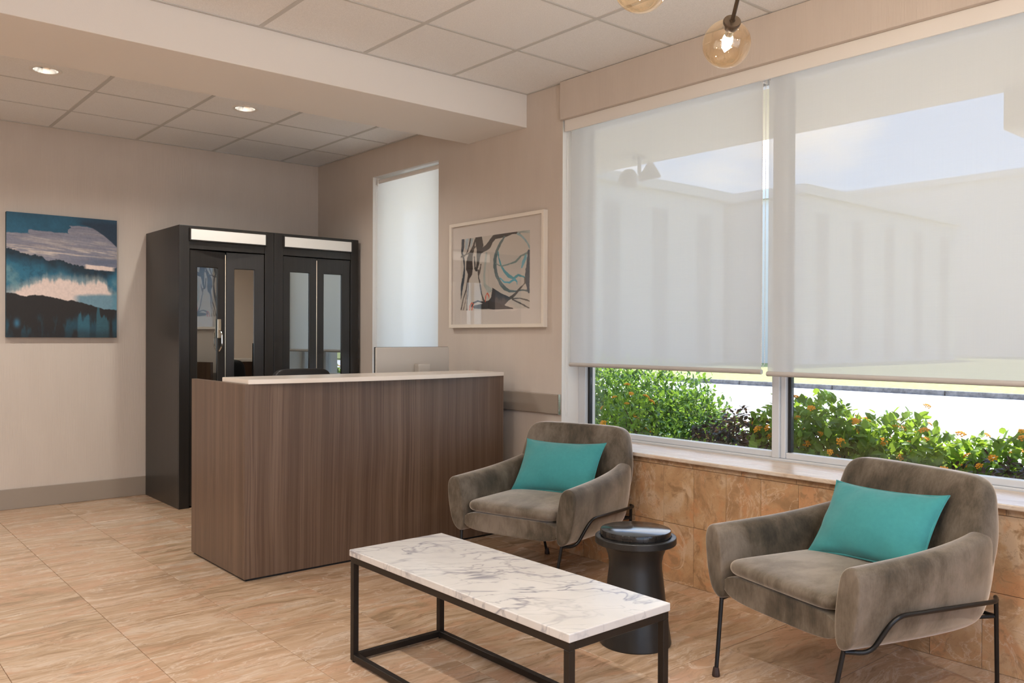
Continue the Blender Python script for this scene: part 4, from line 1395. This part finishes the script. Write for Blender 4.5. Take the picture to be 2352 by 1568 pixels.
def building(name, label, lo, hi, pil, side, wrows):
    b = tag(empty(name, ((lo[0] + hi[0]) / 2, (lo[1] + hi[1]) / 2, lo[2])), label, 'building')
    box('walls', lo, hi, OUTW, b)
    box('parapet', (lo[0] - 0.25, lo[1] - 0.25, hi[2] + 0.002), (hi[0] + 0.25, hi[1] + 0.25, hi[2] + 0.5), OUTW, b)
    for k in range(pil):
        if side == 'y':
            xx = lo[0] + (hi[0] - lo[0]) * (k + 0.5) / pil
            box('window', (xx - 0.55, lo[1] - 0.04, lo[2] + 0.3), (xx + 0.55, lo[1] - 0.002, hi[2] - 0.9), OUTD, b)
        else:
            yy = lo[1] + (hi[1] - lo[1]) * (k + 0.5) / pil
            box('window', (lo[0] - 0.04, yy - 0.6, lo[2] + 0.3), (lo[0] - 0.002, yy + 0.6, hi[2] - 0.9), OUTD, b)
    return b


building('office_building', 'pale flat roofed building with a tall window band across the road', (24.0, 20.3, GZ), (34.6, 34.0, 8.6), 3, 'y', 1)
building('office_building', 'pale flat roofed building with dark window strips across the road', (35.5, 16.1, GZ), (54.0, 40.0, 8.6), 5, 'y', 1)
building('office_building', 'tall plain pale building far beyond the lawn', (65.5, -20.0, GZ), (80.0, 30.0, 13.4), 0, 'x', 1)


# ------------------------------------------------------------------ planting
def leaf_mesh(m, ln=1.0, wd=0.46):
    V = [(0, 0, 0), (0.30 * ln, wd / 2, 0.07), (0.34 * ln, 0, 0.0), (0.30 * ln, -wd / 2, 0.07), (0.72 * ln, wd * 0.36, 0.04), (0.75 * ln, 0, -0.03), (0.72 * ln, -wd * 0.36, 0.04), (ln, 0, -0.10)]
    F = [(0, 2, 1), (0, 3, 2), (1, 2, 5, 4), (2, 3, 6, 5), (4, 5, 7), (5, 6, 7)]
    me = pydata(V, F)
    me.materials.append(m)
    return me, np.array(V), F


def leaf_frames(P, Nn, sz, rs, droop=0.0):
    """matrices (n,3,3) with x along the leaf: mostly tangent to surface, tilted outwards"""
    n = len(P)
    rv = rs.normal(size=(n, 3))
    tx = np.cross(Nn, rv)
    tx /= np.linalg.norm(tx, axis=1, keepdims=True) + 1e-9
    xa = tx * 0.75 + Nn * rs.uniform(0.15, 0.9, (n, 1)) + np.array([0, 0, 0.25 - droop])
    xa /= np.linalg.norm(xa, axis=1, keepdims=True)
    za = Nn + rs.normal(size=(n, 3)) * 0.35 + np.array([0, 0, 0.5])
    ya = np.cross(za, xa)
    ya /= np.linalg.norm(ya, axis=1, keepdims=True) + 1e-9
    za = np.cross(xa, ya)
    return np.stack([xa, ya, za], -1) * sz[:, None, None]


def plant(name, label, ctr, blobs, nleaf, size, m, seed, nflow=0, droop=0.0, nstem=14, cat='shrub', ln_w=0.46, single=300, campos=CAM, flowpts=None, zmin=0.05):
    """blobs: (x, y, z, rx, ry, rz, weight). leaves fill the outer shell of the blobs"""
    rs = np.random.default_rng(seed)
    root = tag(empty(name, ctr), label, cat, 'planting outside the window')
    me, LV, LF = leaf_mesh(m, 1.0, ln_w)
    Ps, Ns = [], []
    wsum = sum(b[6] for b in blobs)
    for b in blobs:
        n = int(nleaf * b[6] / wsum)
        d = rs.normal(size=(n * 2, 3))
        d /= np.linalg.norm(d, axis=1, keepdims=True)
        d = d[d[:, 2] > -0.35][:n]
        lump = 1 + 0.10 * np.sin(d[:, 0] * 7 + seed) * np.sin(d[:, 1] * 6 + 1) + rs.normal(size=len(d)) * 0.05
        k = (1 - 0.55 * rs.random(len(d)) ** 2) * lump
        P = np.array(b[:3]) + d * np.array(b[3:6]) * k[:, None]
        N2 = d / np.array(b[3:6])
        N2 /= np.linalg.norm(N2, axis=1, keepdims=True)
        ok = P[:, 2] > zmin
        Ps.append(P[ok])
        Ns.append(N2[ok])
    P, Nn = np.concatenate(Ps), np.concatenate(Ns)
    sz = size * rs.uniform(0.65, 1.25, len(P))
    M = leaf_frames(P, Nn, sz, rs, droop)
    # leaves that show largest through the window become single parts
    cv_ = np.array(campos)
    vis = (Nn @ np.array([-0.75, -0.45, 0.45])) + rs.random(len(P)) * 0.3 + (P[:, 2] > 0.55) * 0.8
    order = np.argsort(-vis)
    one = order[:single]
    rest = order[single:]
    base = np.array(ctr)
    for i in one:
        o = bpy.data.objects.new('leaf', me)
        COL.objects.link(o)
        o.parent = root
        R = M[i]
        o.matrix_local = Matrix(((*R[0], P[i][0] - base[0]), (*R[1], P[i][1] - base[1]), (*R[2], P[i][2] - base[2]), (0, 0, 0, 1)))
    V = np.einsum('nij,kj->nki', M[rest], LV) + (P[rest] - base)[:, None, :]
    nv = len(LV)
    F = [tuple(a + nv * i for a in f) for i in range(len(rest)) for f in LF]
    fo = link('foliage', pydata(V.reshape(-1, 3), F), m, root, (0, 0, 0), False, False)
    fo['kind'] = 'stuff'
    # stems
    sv, sf = [], []
    for k in range(nstem):
        i = rs.integers(len(P))
        a = Vector((ctr[0] + rs.normal() * 0.1, ctr[1] + rs.normal() * 0.15, GZ + 0.1))
        e = Vector(P[i])
        mid = (a + e) / 2 + Vector((rs.normal() * 0.08, rs.normal() * 0.08, 0.08))
        V_, F_ = sweep([a, mid, e], [0.010, 0.007, 0.003], 5)
        o_ = len(sv)
        sv += [v - Vector(ctr) for v in V_]
        sf += [tuple(q_ + o_ for q_ in f) for f in F_]
    stm = link('branches', pydata(sv, sf), TWIG, root, (0, 0, 0), True, False)
    stm['kind'] = 'stuff'
    if nflow:
        fm = flower_me
        fs = [i for i in order if P[i][2] > 0.5][: int(len(P) * 0.6)]
        pick = rs.choice(fs, nflow, replace=False)
        for i in pick:
            p = P[i] + Nn[i] * 0.06 + np.array([-0.01, -0.01, 0.03])
            o = bpy.data.objects.new('flower_head', fm)
            COL.objects.link(o)
            o.parent = root
            s = rs.uniform(0.85, 1.35)
            o.matrix_local = Matrix.Translation(Vector(p - base)) @ Vector(Nn[i] + np.array([-0.3, -0.2, 0.5])).to_track_quat('Z', 'Y').to_matrix().to_4x4() @ Matrix.Scale(s, 4)
    return root


# lantana flower head: a dome of small florets
bm = bmesh.new()
for k in range(17):
    a = k * 2.399
    r = 0.021 * math.sqrt(k / 17)
    z = 0.012 * (1 - (r / 0.024) ** 2)
    bmesh.ops.create_icosphere(bm, subdivisions=1, radius=0.0052, matrix=Matrix.Translation((r * math.cos(a), r * math.sin(a), z)) @ Matrix.Diagonal((1, 1, 0.7, 1)))
flower_me = bmmesh(bm)
flower_me.materials.append(ORANGE)

plant('hedge_bush', 'large rounded dark green hedge bush outside the window', (1.9, -1.9, GZ + 0.1), [(1.75, -2.05, 0.30, 0.85, 1.20, 0.74, 1.0), (1.5, -2.85, 0.25, 0.6, 0.55, 0.58, 0.45), (1.9, -0.6, 0.3, 0.85, 1.2, 0.72, 0.5)], 36000, 0.050, HLEAF, 3, 0)
plant('lantana_bush', 'small lantana with orange flowers in front of the green hedge', (0.85, -3.05, GZ + 0.1), [(0.85, -2.98, 0.40, 0.24, 0.26, 0.46, 1.0)], 900, 0.05, LLEAF, 5, 13, single=200)
plant('withered_bush', 'withered brown bush between the hedge and the lantanas', (1.15, -3.85, GZ + 0.1), [(1.10, -3.80, 0.38, 0.36, 0.42, 0.40, 1.0)], 2600, 0.05, DLEAF, 8, 0, droop=0.7, nstem=60)
plant('lantana_bush', 'tall lantana with many orange flowers past the window mullion', (1.2, -4.35, GZ + 0.1), [(1.15, -4.25, 0.42, 0.42, 0.42, 0.46, 1.0), (1.3, -4.70, 0.36, 0.40, 0.36, 0.44, 0.7)], 5200, 0.060, LLEAF, 12, 60, nstem=30, ln_w=0.62)
plant('lantana_bush', 'sparse low lantana with few flowers behind the further velvet chair', (1.2, -5.3, GZ + 0.1), [(1.2, -5.05, 0.30, 0.42, 0.35, 0.40, 0.8), (1.15, -5.50, 0.34, 0.42, 0.42, 0.42, 1.0)], 4200, 0.060, LLEAF, 17, 26, nstem=40, ln_w=0.62)
plant('withered_bush', 'low tangled brown bush under the sparse lantana', (0.8, -5.6, GZ + 0.1), [(0.80, -5.65, 0.34, 0.30, 0.55, 0.34, 1.0)], 2200, 0.05, DLEAF, 23, 0, droop=0.6, nstem=60)
